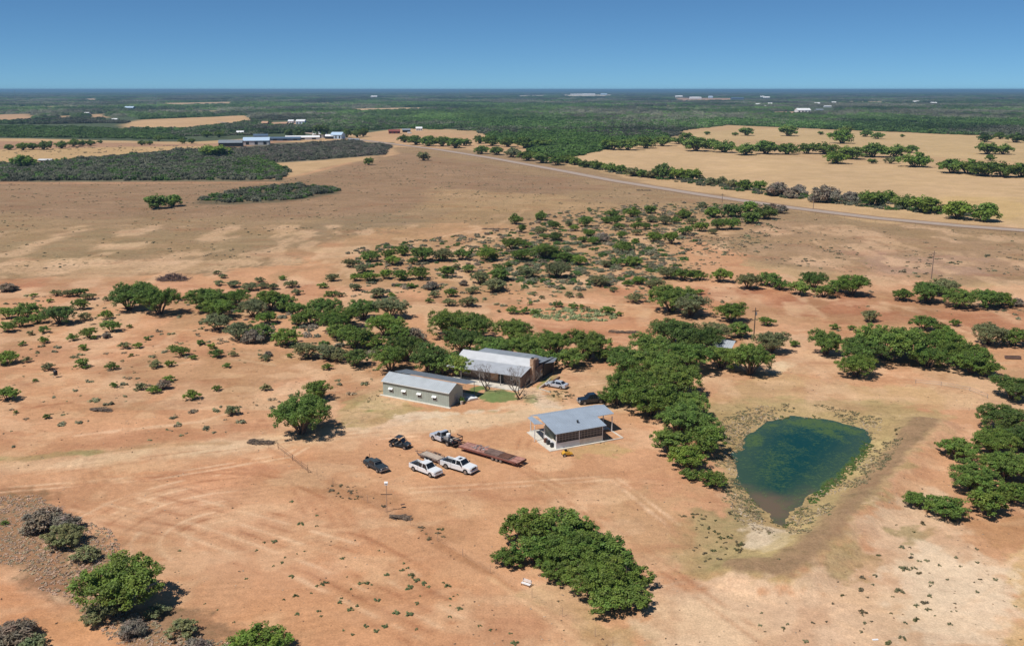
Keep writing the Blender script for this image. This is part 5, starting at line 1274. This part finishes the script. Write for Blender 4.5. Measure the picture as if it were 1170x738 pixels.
# black crew buggy (side by side)
def buggy():
    W, L = 1.65, 3.9; x, y, hd, wb = frame2((445.6, 510.4), (462.8, 513.8), W, False)
    e = empty('utility_buggy', x, y, hd, 'black four seat off-road utility buggy with roof', 'buggy', None, gz(x, y))
    hw = W / 2; wb = 2.75
    mb = MB(); mb.prism_y([(wb / 2 + .55, .45), (wb / 2 + .5, .85), (wb / 2 - .35, 1.08), (wb / 2 - .5, .5), (-wb / 2 + .6, .45), (-wb / 2 + .55, .4), (wb / 2 - .4, .38)], -hw * .75, hw * .75); mb.box(-wb / 2 + .5, wb / 2 - .4, -hw * .85, hw * .85, .38, .52)
    mb.build('body', 'car_black', e)
    mb = MB(); mb.box(-wb / 2 - .5, -wb / 2 + .55, -hw * .85, hw * .85, .7, .78)
    for y0, y1 in ((-hw * .85, -hw * .8), (hw * .8, hw * .85)): mb.box(-wb / 2 - .5, -wb / 2 + .55, y0, y1, .78, 1.02)
    mb.box(-wb / 2 - .5, -wb / 2 - .46, -hw * .8, hw * .8, .78, 1.02); mb.build('cargo_bed', 'black', e)
    mb = MB()
    for s in (-1, 1):
        yy = s * hw * .88
        mb.tube([(wb / 2 - .3, yy, .95), (wb / 2 - .95, yy * .9, 1.88), (-wb / 2 + .75, yy * .9, 1.9), (-wb / 2 + .45, yy, .75)], .035)
        mb.tube([(.05, yy, .5), (.05, yy * .9, 1.9)], .03)
        for k in (-.5, .5): mb.tube([(wb / 2 - .4, yy, .75), (-wb / 2 + .5, yy, .75)], .025)
    mb.build('roll_cage', 'black', e)
    MB().box(-wb / 2 + .7, wb / 2 - .9, -hw * .85, hw * .85, 1.88, 1.95).build('roof', 'car_black', e, .03)
    MB().slab([(wb / 2 - .45, -hw * .7, 1.1), (wb / 2 - .45, hw * .7, 1.1), (wb / 2 - .85, hw * .7, 1.7), (wb / 2 - .85, -hw * .7, 1.7)], .02).build('windshield', 'glass', e)
    for x0 in (.15, -.85):
        s = MB(); s.box(x0, x0 + .5, -hw * .7, hw * .7, .6, .82); s.box(x0 - .1, x0 + .02, -hw * .7, hw * .7, .82, 1.3); s.build('seat', 'seat', e, .03)
    for s in (-1, 1):
        for xx in (wb / 2, -wb / 2): wheel(e, xx, s * (hw - .08), .35, .26)
        MB().box(wb / 2 + .45, wb / 2 + .56, s * .4 - .1, s * .4 + .1, .72, .84).build('headlight', 'lamp', e)
        MB().box(wb / 2 - .32, wb / 2 + .34, s * hw - .18, s * hw + .05, .74, .79).build('fender', 'black', e)
buggy()

# black stripped ranch jeep
def jeep():
    a, b_ = (417.5, 533.), (433.5, 541.5); W, L = 1.75, 4.9
    x, y, hd, wb = frame2(a, b_, W, False)
    e = empty('ranch_jeep', x, y, hd, 'weathered black low ranch jeep standing leftmost of the vehicles', 'jeep', None, gz(x, y))
    hw = W / 2; wb = 2.7; fx = wb / 2 + .8; rx = fx - L; r = .36
    MB().prism_y([(fx, .4), (fx, .82), (fx - .1, .95), (fx - 1.5, 1.02), (rx + 1.5, 1.02), (rx + .1, 1.0), (rx, .9), (rx, .4)], -hw, hw).build('body', 'car_black', e, .05)
    greenhouse(e, -1.15, .55, -.95, .15, hw - .05, hw - .2, 1.0, 1.52, M['jeep_roof'], -.3)
    MB().box(rx + .12, -1.3, -hw + .1, hw - .1, 1.0, 1.03).build('deck', M['jeep_roof'], e)
    mb = MB(); mb.tube([(.72, -hw + .1, 1.02), (.5, -hw + .12, 1.5), (.5, hw - .12, 1.5), (.72, hw - .1, 1.02)], .035); mb.build('windshield_frame', 'steel', e)
    MB().box(fx + .02, fx + .18, -hw - .05, hw + .05, .42, .6).build('bumper', 'steel', e, .02)
    mb = MB()
    for z in (.65, .85, 1.0): mb.tube([(fx + .22, -hw * .7, z), (fx + .22, hw * .7, z)], .03)
    for yy in (-hw * .7, 0, hw * .7): mb.tube([(fx + .22, yy, .45), (fx + .22, yy, 1.0)], .03)
    mb.build('brush_guard', 'steel', e)
    t = MB().tube([(rx - .28, .1, .95), (rx - .05, .1, .95)], .36, 18).build('spare_wheel', 'rubber', e, .03)
    mb = MB(); mb.tube([(rx, -.6, .5), (rx - .7, -.75, .55)], .04); mb.tube([(rx, .5, 1.), (rx - .05, .5, 1.75)], .05); mb.build('hitch_arm', 'rust', e)
    for s in (-1, 1):
        for xx in (wb / 2, -wb / 2): arch(e, xx, s * hw, r); wheel(e, xx, s * (hw - .08), r, .24)
        MB().tube([(fx - .02, s * .55, .74), (fx + .05, s * .55, .74)], .12, 12).build('headlight', 'lamp', e)
M['jeep_roof'] = pbr('faded_green_black_paint', (.05, .065, .07), .45, 0, .3, 2)
jeep()

# long rusty red trailer
def lowboy():
    A = at(523.8, 509.5, .9); B = at(589., 528.5, .9)
    hd = math.atan2(B[1] - A[1], B[0] - A[0]); L = math.dist(A, B); n = (-math.sin(hd), math.cos(hd)); W = 2.5
    e = empty('equipment_trailer', A[0] + n[0] * W / 2, A[1] + n[1] * W / 2, hd, 'long rusty red gooseneck equipment trailer hitched to the flatbed truck', 'trailer')
    hw = W / 2
    mb = MB(); mb.box(0, L, -hw, -hw + .12, .62, .9); mb.box(0, L, hw - .12, hw, .62, .9)
    for i in range(int(L / .9)): mb.box(i * .9, i * .9 + .1, -hw + .12, hw - .12, .66, .82)
    mb.build('frame', 'rust_red', e)
    mb = MB(); nb = 9
    for i in range(nb): y0 = -hw + .13 + i * (W - .26) / nb; mb.box(0, L * .44, y0, y0 + (W - .26) / nb - .02, .83, .9)
    mb.build('front_deck', M['pink_deck'], e)
    mb = MB()
    for i in range(nb): y0 = -hw + .13 + i * (W - .26) / nb; mb.box(L * .44 + .02, L - 1.5, y0, y0 + (W - .26) / nb - .02, .83, .9)
    mb.build('rear_deck', 'old_plank', e)
    for s in (-1, 1):
        r = MB(); r.box(L - 1.45, L + .3, s * .62 - .52, s * .62 + .52, .80, .88)
        r.box(L - 1.45, L + .3, s * .62 - .52, s * .62 - .46, .88, .94); r.box(L - 1.45, L + .3, s * .62 + .46, s * .62 + .52, .88, .94); r.build('ramp', M['pink_deck'], e)
    MB().box(L + .32, L + .42, -hw, hw, .55, .88).build('rear_bumper', 'rust', e)
    for xx in (L * .60, L * .67, L * .74):
        for s in (-1, 1): wheel(e, xx, s * (hw - .2), .36, .28, 'wheel', 'rim')
    mb = MB(); mb.tube([(.2, 0, .8), (-1.0, 0, 1.15), (-2.0, 0, 1.15), (-2.1, 0, .95)], .10); mb.tube([(0, -hw * .8, .8), (-1.0, 0, 1.1)], .07); mb.tube([(0, hw * .8, .8), (-1.0, 0, 1.1)], .07); mb.build('gooseneck', 'rust', e)
    ax, ay = A[0] + n[0] * W / 2, A[1] + n[1] * W / 2
    def load(name, label, cat, lx, ly, build):
        wx = ax + lx * math.cos(hd) - ly * math.sin(hd); wy = ay + lx * math.sin(hd) + ly * math.cos(hd)
        o = build(MB()); o.location = (wx, wy, .905); o.rotation_euler = (0, 0, hd); tag(o, label, cat)
    def scrap(mb):
        rg = random.Random(4)
        for _ in range(22):
            a = (rg.uniform(-.9, .9), rg.uniform(-.9, .9), rg.uniform(.03, .25)); an = rg.uniform(0, 3.1); l = rg.uniform(.3, .9)
            mb.tube([a, (a[0] + math.cos(an) * l, a[1] + math.sin(an) * l, a[2] + rg.uniform(-.02, .2))], .045, 5)
        return mb.build('scrap_heap', 'steel', None)
    load('scrap_heap', 'heap of grey scrap metal on the front deck of the red trailer', 'scrap', L * .29, .1, scrap)
    def planks(mb):
        rg = random.Random(6)
        for k in range(3):
            for i in range(10):
                y0 = -1.05 + i * .2; mb.box(-1.5 + rg.uniform(-.15, .15), 1.5 + rg.uniform(-.15, .15), y0, y0 + .17, k * .07, k * .07 + .06)
        return mb.build('plank_stack', 'old_plank', None)
    load('plank_stack', 'low stack of dark planks lying across the rear deck of the red trailer', 'planks', L * .56, .05, planks)
    def pipes(mb):
        for i in range(9): mb.tube([(-1.1, -.9 + i * .22, .08), (1.1, -.85 + i * .22, .08)], .075, 6)
        return mb.build('pipe_bundle', 'rust', None)
    load('pipe_bundle', 'bundle of rusty pipes on the red trailer before its ramps', 'pipes', L * .76, 0, pipes)
M['pink_deck'] = pbr('sun_faded_red_deck', (.38, .19, .15), .9, 0, .35, 1.6)
lowboy()

# small utility trailer
def utility():
    A = at(478., 519., .55); B = at(498.5, 526.2, .55)
    hd = math.atan2(B[1] - A[1], B[0] - A[0]); n = (-math.sin(hd), math.cos(hd)); W = 1.95; L = math.dist(A, B)
    e = empty('utility_trailer', A[0] + n[0] * W / 2, A[1] + n[1] * W / 2, hd, 'small flat utility trailer with tan plank deck and dark side rails', 'trailer')
    hw = W / 2; mb = MB()
    for i in range(9): y0 = -hw + i * W / 9; mb.box(0, L, y0, y0 + W / 9 - .02, .5, .56)
    mb.build('deck', M['tan_deck'], e)
    mb = MB(); mb.box(0, L, -hw - .06, -hw, .38, .6); mb.box(0, L, hw, hw + .06, .38, .6); mb.box(-.06, 0, -hw, hw, .38, .6); mb.box(L, L + .06, -hw, hw, .38, .6)
    for s in (-1, 1):
        y = s * (hw + .03)
        mb.tube([(0, y, .8), (L, y, .8)], .04)
        for k in range(5): mb.tube([(k * L / 4, y, .5), (k * L / 4, y, .8)], .035)
    mb.build('side_rail', 'old_plank', e)
    mb = MB(); mb.tube([(0, -hw * .8, .45), (-1.5, 0, .45)], .05); mb.tube([(0, hw * .8, .45), (-1.5, 0, .45)], .05); mb.tube([(-1.3, 0, .45), (-1.75, 0, .45)], .06); mb.tube([(-1.3, 0, 0), (-1.3, 0, .8)], .04); mb.build('tongue', 'old_plank', e)
    MB().slab([(L + .08, -hw, .5), (L + .08, hw, .5), (L + 1.0, hw, .08), (L + 1.0, -hw, .08)], .05).build('tail_ramp', 'old_plank', e)
    for xx in (L * .45, L * .66):
        for s in (-1, 1): wheel(e, xx, s * (hw + .22), .32, .2, 'wheel', 'trim')
    for s in (-1, 1): MB().box(L * .45 - .4, L * .66 + .4, s * (hw + .22) - .14, s * (hw + .22) + .14, .68, .72).build('fender', 'black', e)
M['tan_deck'] = pbr('tan_plank_deck', (.44, .36, .29), .9, 0, .18, 2.5)
utility()

# far vehicles
def far_vehicle(px, py, w, paint, label, cat='vehicle', h=2.2):
    x, y = at(px, py); L = w * scale_at(y); e = empty('parked_vehicle', x, y, R(5), label, cat, None)
    MB().prism_y([(-L / 2, .5), (L / 2, .5), (L / 2, h * .5), (L * .3, h * .55), (L * .15, h), (-L / 2, h)], -1.1, 1.1).build('body', paint, e, .06)
    MB().box(L * .16, L * .26, -1., 1., h * .56, h * .85).build('windshield', 'glass', e)
    for s in (-1, 1):
        for xx in (L * .32, -L * .32): wheel(e, xx, s * 1., .42)
far_vehicle(846, 173, 7, 'pale_blue', 'blue grey truck parked by the hay field tree row', 'truck', 2.8)
far_vehicle(20, 184.5, 6, 'car_white', 'white camper trailer behind the far left tree', 'trailer', 3.)
far_vehicle(468, 153, 5, 'car_white', 'white truck beside the red barn', 'truck', 2.6)
far_building(51, 185, 15, 3.6, 'steel', 'roof', 'low grey roofed shed right of the far left tree', 5, -4, 'shed')
far_building(9, 188, 4, 2.5, 'dark', 'dark', 'small dark hut at the far left edge', 3, 0, 'hut')

# ================================================================ poles, fences, small things
def pole(px, pyb, pyt, label, name='utility_pole', mat='pole', tr=True):
    x, y = at(px, pyb); s = scale_at(y); Hh = (pyb - pyt) * s / math.cos(TH + math.atan((pyb - 369) / F0)) ; Hh *= 1.0
    e = empty(name, x, y, R(20), label, 'pole', None, gz(x, y))
    MB().tube([(0, 0, -.3), (0, 0, Hh)], [.16, .10], 8).build('shaft', mat, e)
    MB().box(-.9, .9, -.06, .06, Hh - .9, Hh - .75).build('crossarm', mat, e)
    if tr: MB().tube([(.3, 0, Hh - 1.9), (.3, 0, Hh - 1.1)], .2, 10).build('transformer', 'steel', e, .02)
    return e
pole(861, 389, 352, 'dark wooden utility pole between the central grove and a tree')
pole(1064, 319, 287, 'wooden utility pole at the edge of the far field', tr=False, mat='pole_far')
pole(868, 389, 381, 'short wooden post right of the near utility pole', 'short_post', tr=False)
for i, (px, b_, t_, side) in enumerate(((825, 232, 221, 'left'), (929, 239, 226, 'right'))): pole(px, b_, t_, f'small roadside pole by the paved road, {side} of two', 'roadside_pole', 'pole_far', False)

def mast(px, pyb, pyt, label):
    x, y = at(px, pyb); s = scale_at(y); h = (pyb - pyt) * s; e = empty('radio_mast', x, y, 0, label, 'mast')
    r = h * .012; mb = MB()
    for k in range(3):
        a = k * 2.09; mb.tube([(math.cos(a) * h * .02, math.sin(a) * h * .02, 0), (0, 0, h)], r * .5, 4)
    for k in range(8): z = h * k / 8; mb.tube([(-h * .02 * (1 - k / 8), 0, z), (h * .02 * (1 - k / 8), 0, z + h / 8)], r * .3, 4)
    mb.build('lattice', 'steel', e); MB().tube([(0, 0, h * .93), (0, 0, h * .97)], r * 3, 8).build('antenna_drum', 'steel', e)
mast(223, 106, 101, 'tiny mast breaking the horizon left of centre')
mast(18, 116, 104, 'thin radio mast at the far left horizon')
mast(525, 114, 103.5, 'thin radio mast near the horizon left of centre')

def birdhouse_pole():
    x, y = at(442.3, 584.7); Hh = 4.3
    e = empty('birdhouse_pole', x, y, 0, 'thin pole with crossarm and white birdhouse on top', 'pole')
    MB().tube([(0, 0, -.2), (0, 0, Hh)], .045, 8).build('shaft', M['dust_pole'], e)
    MB().box(-.85, .85, -.04, .04, 2.75, 2.85).build('crossarm', 'pole', e)
    b = MB(); b.box(-.22, .22, -.16, .16, Hh, Hh + .34); b.prism_x([(-.2, Hh + .34), (.2, Hh + .34), (0, Hh + .52)], -.26, .26); h = b.build('birdhouse', 'white', e)
    MB().box(-.06, .06, -.18, -.161, Hh + .14, Hh + .28).build('entrance', 'dark', h)
M['dust_pole'] = pbr('dusty_pipe', (.42, .29, .21), .8)
birdhouse_pole()

def wire_fence(pts, label, hgt=1.25, step=4.5, mat='dust_pole', rad=.028, wires=4, name='wire_fence'):
    P = [Vector((*at(*p), 0)) for p in pts]
    e = empty(name, P[0].x, P[0].y, 0, label, 'fence'); o = P[0]
    posts = []
    for a, b_ in zip(P, P[1:]):
        n = max(1, int((b_ - a).length / step))
        posts += [a.lerp(b_, i / n) for i in range(n)]
    posts.append(P[-1]); rg = random.Random(len(posts))
    tops = []
    for p in posts[:95]:
        q = p - o; z = gz(p.x, p.y); lx, ly = rg.uniform(-.06, .06), rg.uniform(-.06, .06)
        MB().tube([(q.x, q.y, z - .2), (q.x + lx, q.y + ly, z + hgt)], rad, 5).build('post', mat, e); tops.append((q.x, q.y, z))
    mb = MB()
    for w in range(wires):
        h = hgt * (w + .8) / wires
        for a, b_ in zip(tops, tops[1:]): mb.tube([(a[0], a[1], a[2] + h), (b_[0], b_[1], b_[2] + h)], .005 if rad < .05 else .03, 3)
    mb.build('wire' if rad < .05 else 'rail', mat, e)
wire_fence([(307,512),(345,535),(400,564),(441,585.5),(500,618),(560,655),(608,683),(680,727),(700,742)], 'thin wire fence running diagonally across the orange foreground dirt')
wire_fence([(318,513),(352,540)], 'short run of pipe fence below the pale driveway', 1.1, 5, 'rust', .05, 2, 'pipe_fence')
wire_fence([(1046,438),(1075,441),(1108,447),(1128,455)], 'low grey pipe fence under the grove above the pond', .9, 3.2, 'steel', .05, 2, 'pipe_fence')
wire_fence([(455,169),(560,184.5),(700,211.5),(800,228),(900,242.5),(1000,255),(1170,269)], 'long roadside fence in front of the paved road', 1.3, 8, 'pole_far', .045, 3, 'roadside_fence')

def placed(mb, name, mat, px, py, rz, label, cat, bevel=0, group=None):
    x, y = at(px, py); o = mb.build(name, mat, None, bevel); o.location = (x, y, gz(x, y)); o.rotation_euler = (0, 0, R(rz)); tag(o, label, cat, group); return o
def slat_bench():
    x, y = at(601, 669); e = empty('slatted_bench', x, y, R(-32), 'white slatted bench by the wire fence below the foreground grove', 'bench')
    mb = MB()
    for i in range(4): mb.box(-.85, .85, -.3 + i * .16, -.2 + i * .16, .42, .46)
    mb.build('seat', 'white', e)
    mb = MB()
    for i in range(3): mb.box(-.85, .85, .38 + i * .04, .41 + i * .04, .56 + i * .16, .66 + i * .16)
    mb.build('backrest', 'white', e)
    for sx in (-.75, .75): MB().box(sx - .04, sx + .04, -.28, -.2, 0, .42).build('leg', 'rust', e); MB().prism_x([(.32, 0), (.4, 0), (.5, 1.05), (.44, 1.05)], sx - .04, sx + .04).build('leg', 'rust', e)
slat_bench()
for o in COL.objects:
    if o.name == 'slatted_bench': o.scale = (.75, .75, .75)

def brush_pile():
    rg = random.Random(9); mb = MB()
    for _ in range(420):
        a = rg.uniform(0, 6.28); r = rg.random() ** .6; x = math.cos(a) * r * 5; y = math.sin(a) * r * 2.6; z = (1 - r) * 2.3 * rg.uniform(.6, 1) + .1
        d = rg.uniform(0, 6.28); l = rg.uniform(.8, 1.9)
        mb.tube([(x, y, z), (x + math.cos(d) * l, y + math.sin(d) * l, max(.05, z + rg.uniform(-.5, .6)))], rg.uniform(.03, .09), 4)
    placed(mb, 'brush_pile', pbr('dead_wood', (.15, .10, .085), .9, 0, .3, 1), 197, 320, 5, 'dark heap of cut brush on the bare upper left dirt', 'brush pile')
brush_pile()
def brush_line(px, py, L, D, label, seed):
    rg = random.Random(seed); mb = MB()
    for _ in range(120):
        x = rg.uniform(-L / 2, L / 2); y = rg.uniform(-D / 2, D / 2); z = rg.uniform(.03, .4); d = rg.uniform(-.5, .5); l = rg.uniform(.6, 1.6)
        mb.tube([(x, y, z), (x + math.cos(d) * l, y + math.sin(d) * l, max(.03, z + rg.uniform(-.3, .2)))], rg.uniform(.03, .07), 4)
    placed(mb, 'fallen_branches', M['bark'], px, py, -8, label, 'branches')
brush_line(295, 506, 4, 1.5, 'grey fallen branches left of the driveway tree', 1)
brush_line(112, 469, 3.6, .9, 'brown fallen branches on the open left sand', 2)
brush_line(710, 380, 7, 1.8, 'greyish fallen branches on red dirt behind the central grove', 3)
brush_line(735, 218, 9, 2.5, 'dark brush heap in the dry field below the road', 4)
brush_line(563, 262, 10, 2.5, 'dark brush heap left of the scrub belt north edge', 5)
brush_line(453, 592, 2.2, .5, 'dark branch lying at the wire fence below the birdhouse pole', 6)

def feeder():
    x, y = at(64, 431); e = empty('feeder_barrel', x, y, 0, 'dark feeder barrel on short legs alone on the left sand', 'feeder')
    MB().tube([(0, 0, .5), (0, 0, 1.4)], .42, 14).build('barrel', 'black', e, .03); MB().tube([(0, 0, 1.4), (0, 0, 1.7)], [.44, .1], 14).build('lid', 'black', e)
    for a in (0, 2.1, 4.2): MB().tube([(math.cos(a) * .7, math.sin(a) * .7, 0), (math.cos(a) * .3, math.sin(a) * .3, .6)], .04).build('leg', 'steel', e)
feeder()
def trough():
    x, y = at(1157, 410); e = empty('water_trough', x, y, R(-5), 'long dark cattle trough at the right edge above the pond', 'trough')
    mb = MB(); mb.box(-1.7, 1.7, -.4, -.33, .15, .7); mb.box(-1.7, 1.7, .33, .4, .15, .7); mb.box(-1.7, -1.63, -.33, .33, .15, .7); mb.box(1.63, 1.7, -.33, .33, .15, .7); mb.box(-1.63, 1.63, -.33, .33, .15, .22); mb.build('basin', 'old_plank', e)
    for sx in (-1.3, 1.3): MB().box(sx - .08, sx + .08, -.35, .35, 0, .15).build('foot', 'rust', e)
trough()
def yellow_machine():
    x, y = at(648, 520.5); e = empty('yellow_mower', x, y, R(12), 'small yellow yard machine with dark wheels before the shelter', 'mower')
    MB().prism_y([(-.9, .35), (.9, .3), (.95, .45), (.3, .62), (.2, .85), (-.5, .85), (-.9, .55)], -.5, .5).build('body', 'yellow', e, .05)
    MB().box(-.45, .0, -.25, .25, .86, 1.1).build('seat', 'black', e, .03)
    MB().tube([(.35, 0, .6), (.2, 0, 1.1)], .03).build('steering_post', 'black', e)
    for s in (-1, 1): wheel(e, -.6, s * .5, .3, .2); wheel(e, .7, s * .48, .2, .16)
yellow_machine()
o = placed(MB().box(-.9, .9, -.15, .15, 0, .3), 'dark_post_on_ground', 'old_plank', 460, 576.5, 25, 'short dark object lying on dirt right of the birdhouse pole', 'log', .04)
o.name = 'short_log'; o.scale = (.35, .6, .4)
placed(MB().box(-.35, .35, -.12, .12, 0, .1), 'plastic_sheet', 'white', 1000, 731, 5, 'white scrap of litter on the pale sand near the bottom edge', 'litter', .03)

def near_yard():
    # low dark wall, timber edging, steps by the shed end
    x, y = at(629.5, 437.5); a = at(620, 442.5); b_ = at(639.8, 431.5); hd = math.degrees(math.atan2(b_[1] - a[1], b_[0] - a[0])); L = math.dist(a, b_)
    placed(MB().box(-L / 2, L / 2, -.15, .15, 0, .4), 'low_wall', 'old_plank', 629.5, 437.5, hd, 'low dark timber wall between the house side lawn and silver car', 'wall', .02)
    for (p, q, lab) in (((616, 444.5), (629, 448.5), 'pale timber edging in front of the silver car'), ((629, 433), (616, 444), 'pale timber edging along the house side lawn')):
        a = at(*p); b_ = at(*q); hd = math.degrees(math.atan2(b_[1] - a[1], b_[0] - a[0])); L = math.dist(a, b_)
        placed(MB().box(-L / 2, L / 2, -.12, .12, 0, .18), 'timber_edging', 'concrete', (p[0] + q[0]) / 2, (p[1] + q[1]) / 2, hd, lab, 'edging', .02)
    x, y = at(537, 456.5); e = empty('concrete_steps', x, y, R(-58 + 90), 'pale concrete steps at the right end of the grey green shed', 'steps')
    for i in range(3): MB().box(-1.3 + i * .35, 1.3, -.9, .9, i * .16, i * .16 + .155).build('step', 'trim' if i == 2 else 'concrete2', e)
    x, y = at(527.5, 462); tag(MB().tube([(0, 0, 0), (0, 0, .75)], [.3, .34], 12).build('planter', 'concrete', None), 'pale planter barrel at the shed corner', 'planter').location = (x, y, 0)
    plant(527, 456.5, 6, 1, 1.5, 'small upright green shrub at the right corner of the shed', 'shrub', None, 991)
near_yard()

# bare trees in front of the house
def bare_tree(px, py, H_, label, seed):
    x, y = at(px, py); rg = random.Random(seed); e = empty('bare_tree', x, y, rg.uniform(0, 6), label, 'tree', None, 0)
    tr = MB(); tw = MB()
    def grow(mb, p, d, l, r, k):
        q = p + d * l
        mid = p.lerp(q, .5) + Vector((rg.uniform(-1, 1), rg.uniform(-1, 1), rg.uniform(-.3, .3))) * l * .08
        mb.tube([tuple(p), tuple(mid), tuple(q)], [r, r * .8, r * .6], 6 if r > .05 else 4)
        if k == 0: return
        for i in range(rg.choice((2, 3, 3)) if k > 1 else 4):
            nd = (d + Vector((rg.uniform(-1, 1), rg.uniform(-1, 1), rg.uniform(-.25, .6))) * .75).normalized()
            grow(tw if k < 5 else mb, q, nd, l * rg.uniform(.62, .82), r * .58, k - 1)
    for i in range(3):
        a = i * 2.1 + rg.uniform(-.4, .4); grow(tr, Vector((0, 0, -.1)) if i == 0 else Vector((0, 0, .7)), Vector((math.cos(a) * .6, math.sin(a) * .6, 1)).normalized(), H_ * .27, .20 if i == 0 else .13, 5)
    tr.build('trunk', 'bark', e, fix=False); tw.build('twigs', M['twig'], e, fix=False)
M['twig'] = pbr('pale_twigs', (.20, .165, .14), .9, 0, .2)
bare_tree(554.9, 447.2, 6.6, 'bare branched tree in front of the stone house, left of two', 3)
bare_tree(593.4, 455.8, 7.2, 'bare branched tree in front of the stone house, right of two', 5)

# ================================================================ light, sky, air, camera
SUN = Vector((-.50, -.34, 1.)).normalized()
el = math.asin(SUN.z); az = math.atan2(SUN.x, SUN.y)
sd = bpy.data.lights.new('sun', 'SUN'); sd.energy = 4.3; sd.angle = R(.53); sd.color = (1., .955, .89)
so = bpy.data.objects.new('sun', sd); COL.objects.link(so); so.rotation_euler = SUN.to_track_quat('Z', 'Y').to_euler(); so.location = (0, 0, 200)
w = bpy.data.worlds.new('World'); scn.world = w; w.use_nodes = True
wn, wl = w.node_tree.nodes, w.node_tree.links
sky = wn.new('ShaderNodeTexSky'); sky.sky_type = 'NISHITA'; sky.sun_disc = False; sky.sun_elevation = el; sky.sun_rotation = az % (2 * math.pi)
sky.altitude = 2000; sky.air_density = .5; sky.dust_density = 0; sky.ozone_density = 10
tn_ = wn.new('ShaderNodeMix'); tn_.data_type = 'RGBA'; tn_.blend_type = 'MULTIPLY'; tn_.inputs[0].default_value = 1; tn_.inputs[7].default_value = (.87, 1.24, 1.33, 1)
gm_ = wn.new('ShaderNodeGamma'); gm_.inputs[1].default_value = .78; wl.new(sky.outputs[0], gm_.inputs[0]); wl.new(gm_.outputs[0], tn_.inputs[6]); wl.new(tn_.outputs[2], wn['Background'].inputs[0]); wn['Background'].inputs[1].default_value = .09

hb = MB().box(-43500, 43500, -400, 47000, -6, 66).build('haze', pbr('unused', (1, 1, 1)), None)
hm = bpy.data.materials.new('air_haze'); hm.use_nodes = True; hn = hm.node_tree.nodes; hl = hm.node_tree.links
hn.remove(hn['Principled BSDF']); pv = hn.new('ShaderNodeVolumePrincipled'); hl.new(pv.outputs[0], hn['Material Output'].inputs['Volume'])
pv.inputs['Color'].default_value = (.30, .55, .80, 1); pv.inputs['Density'].default_value = .00008; pv.inputs['Anisotropy'].default_value = .1
hb.data.materials.clear(); hb.data.materials.append(hm); tag(hb, 'thin bluish haze over the whole plain', 'haze', None, 'stuff')

cd = bpy.data.cameras.new('camera'); co = bpy.data.objects.new('camera', cd); COL.objects.link(co)
co.location = (0, 0, CH); co.rotation_euler = (math.pi / 2 - TH, 0, 0)
cd.sensor_width = 36; cd.lens = F0 / W0 * 36; cd.clip_start = 1; cd.clip_end = 120000
scn.camera = co
scn.view_settings.view_transform = 'Standard'; scn.view_settings.look = 'None'; scn.view_settings.exposure = .12; scn.view_settings.gamma = 1
scn.cycles.max_bounces = 6; scn.cycles.volume_bounces = 0; scn.cycles.transparent_max_bounces = 4
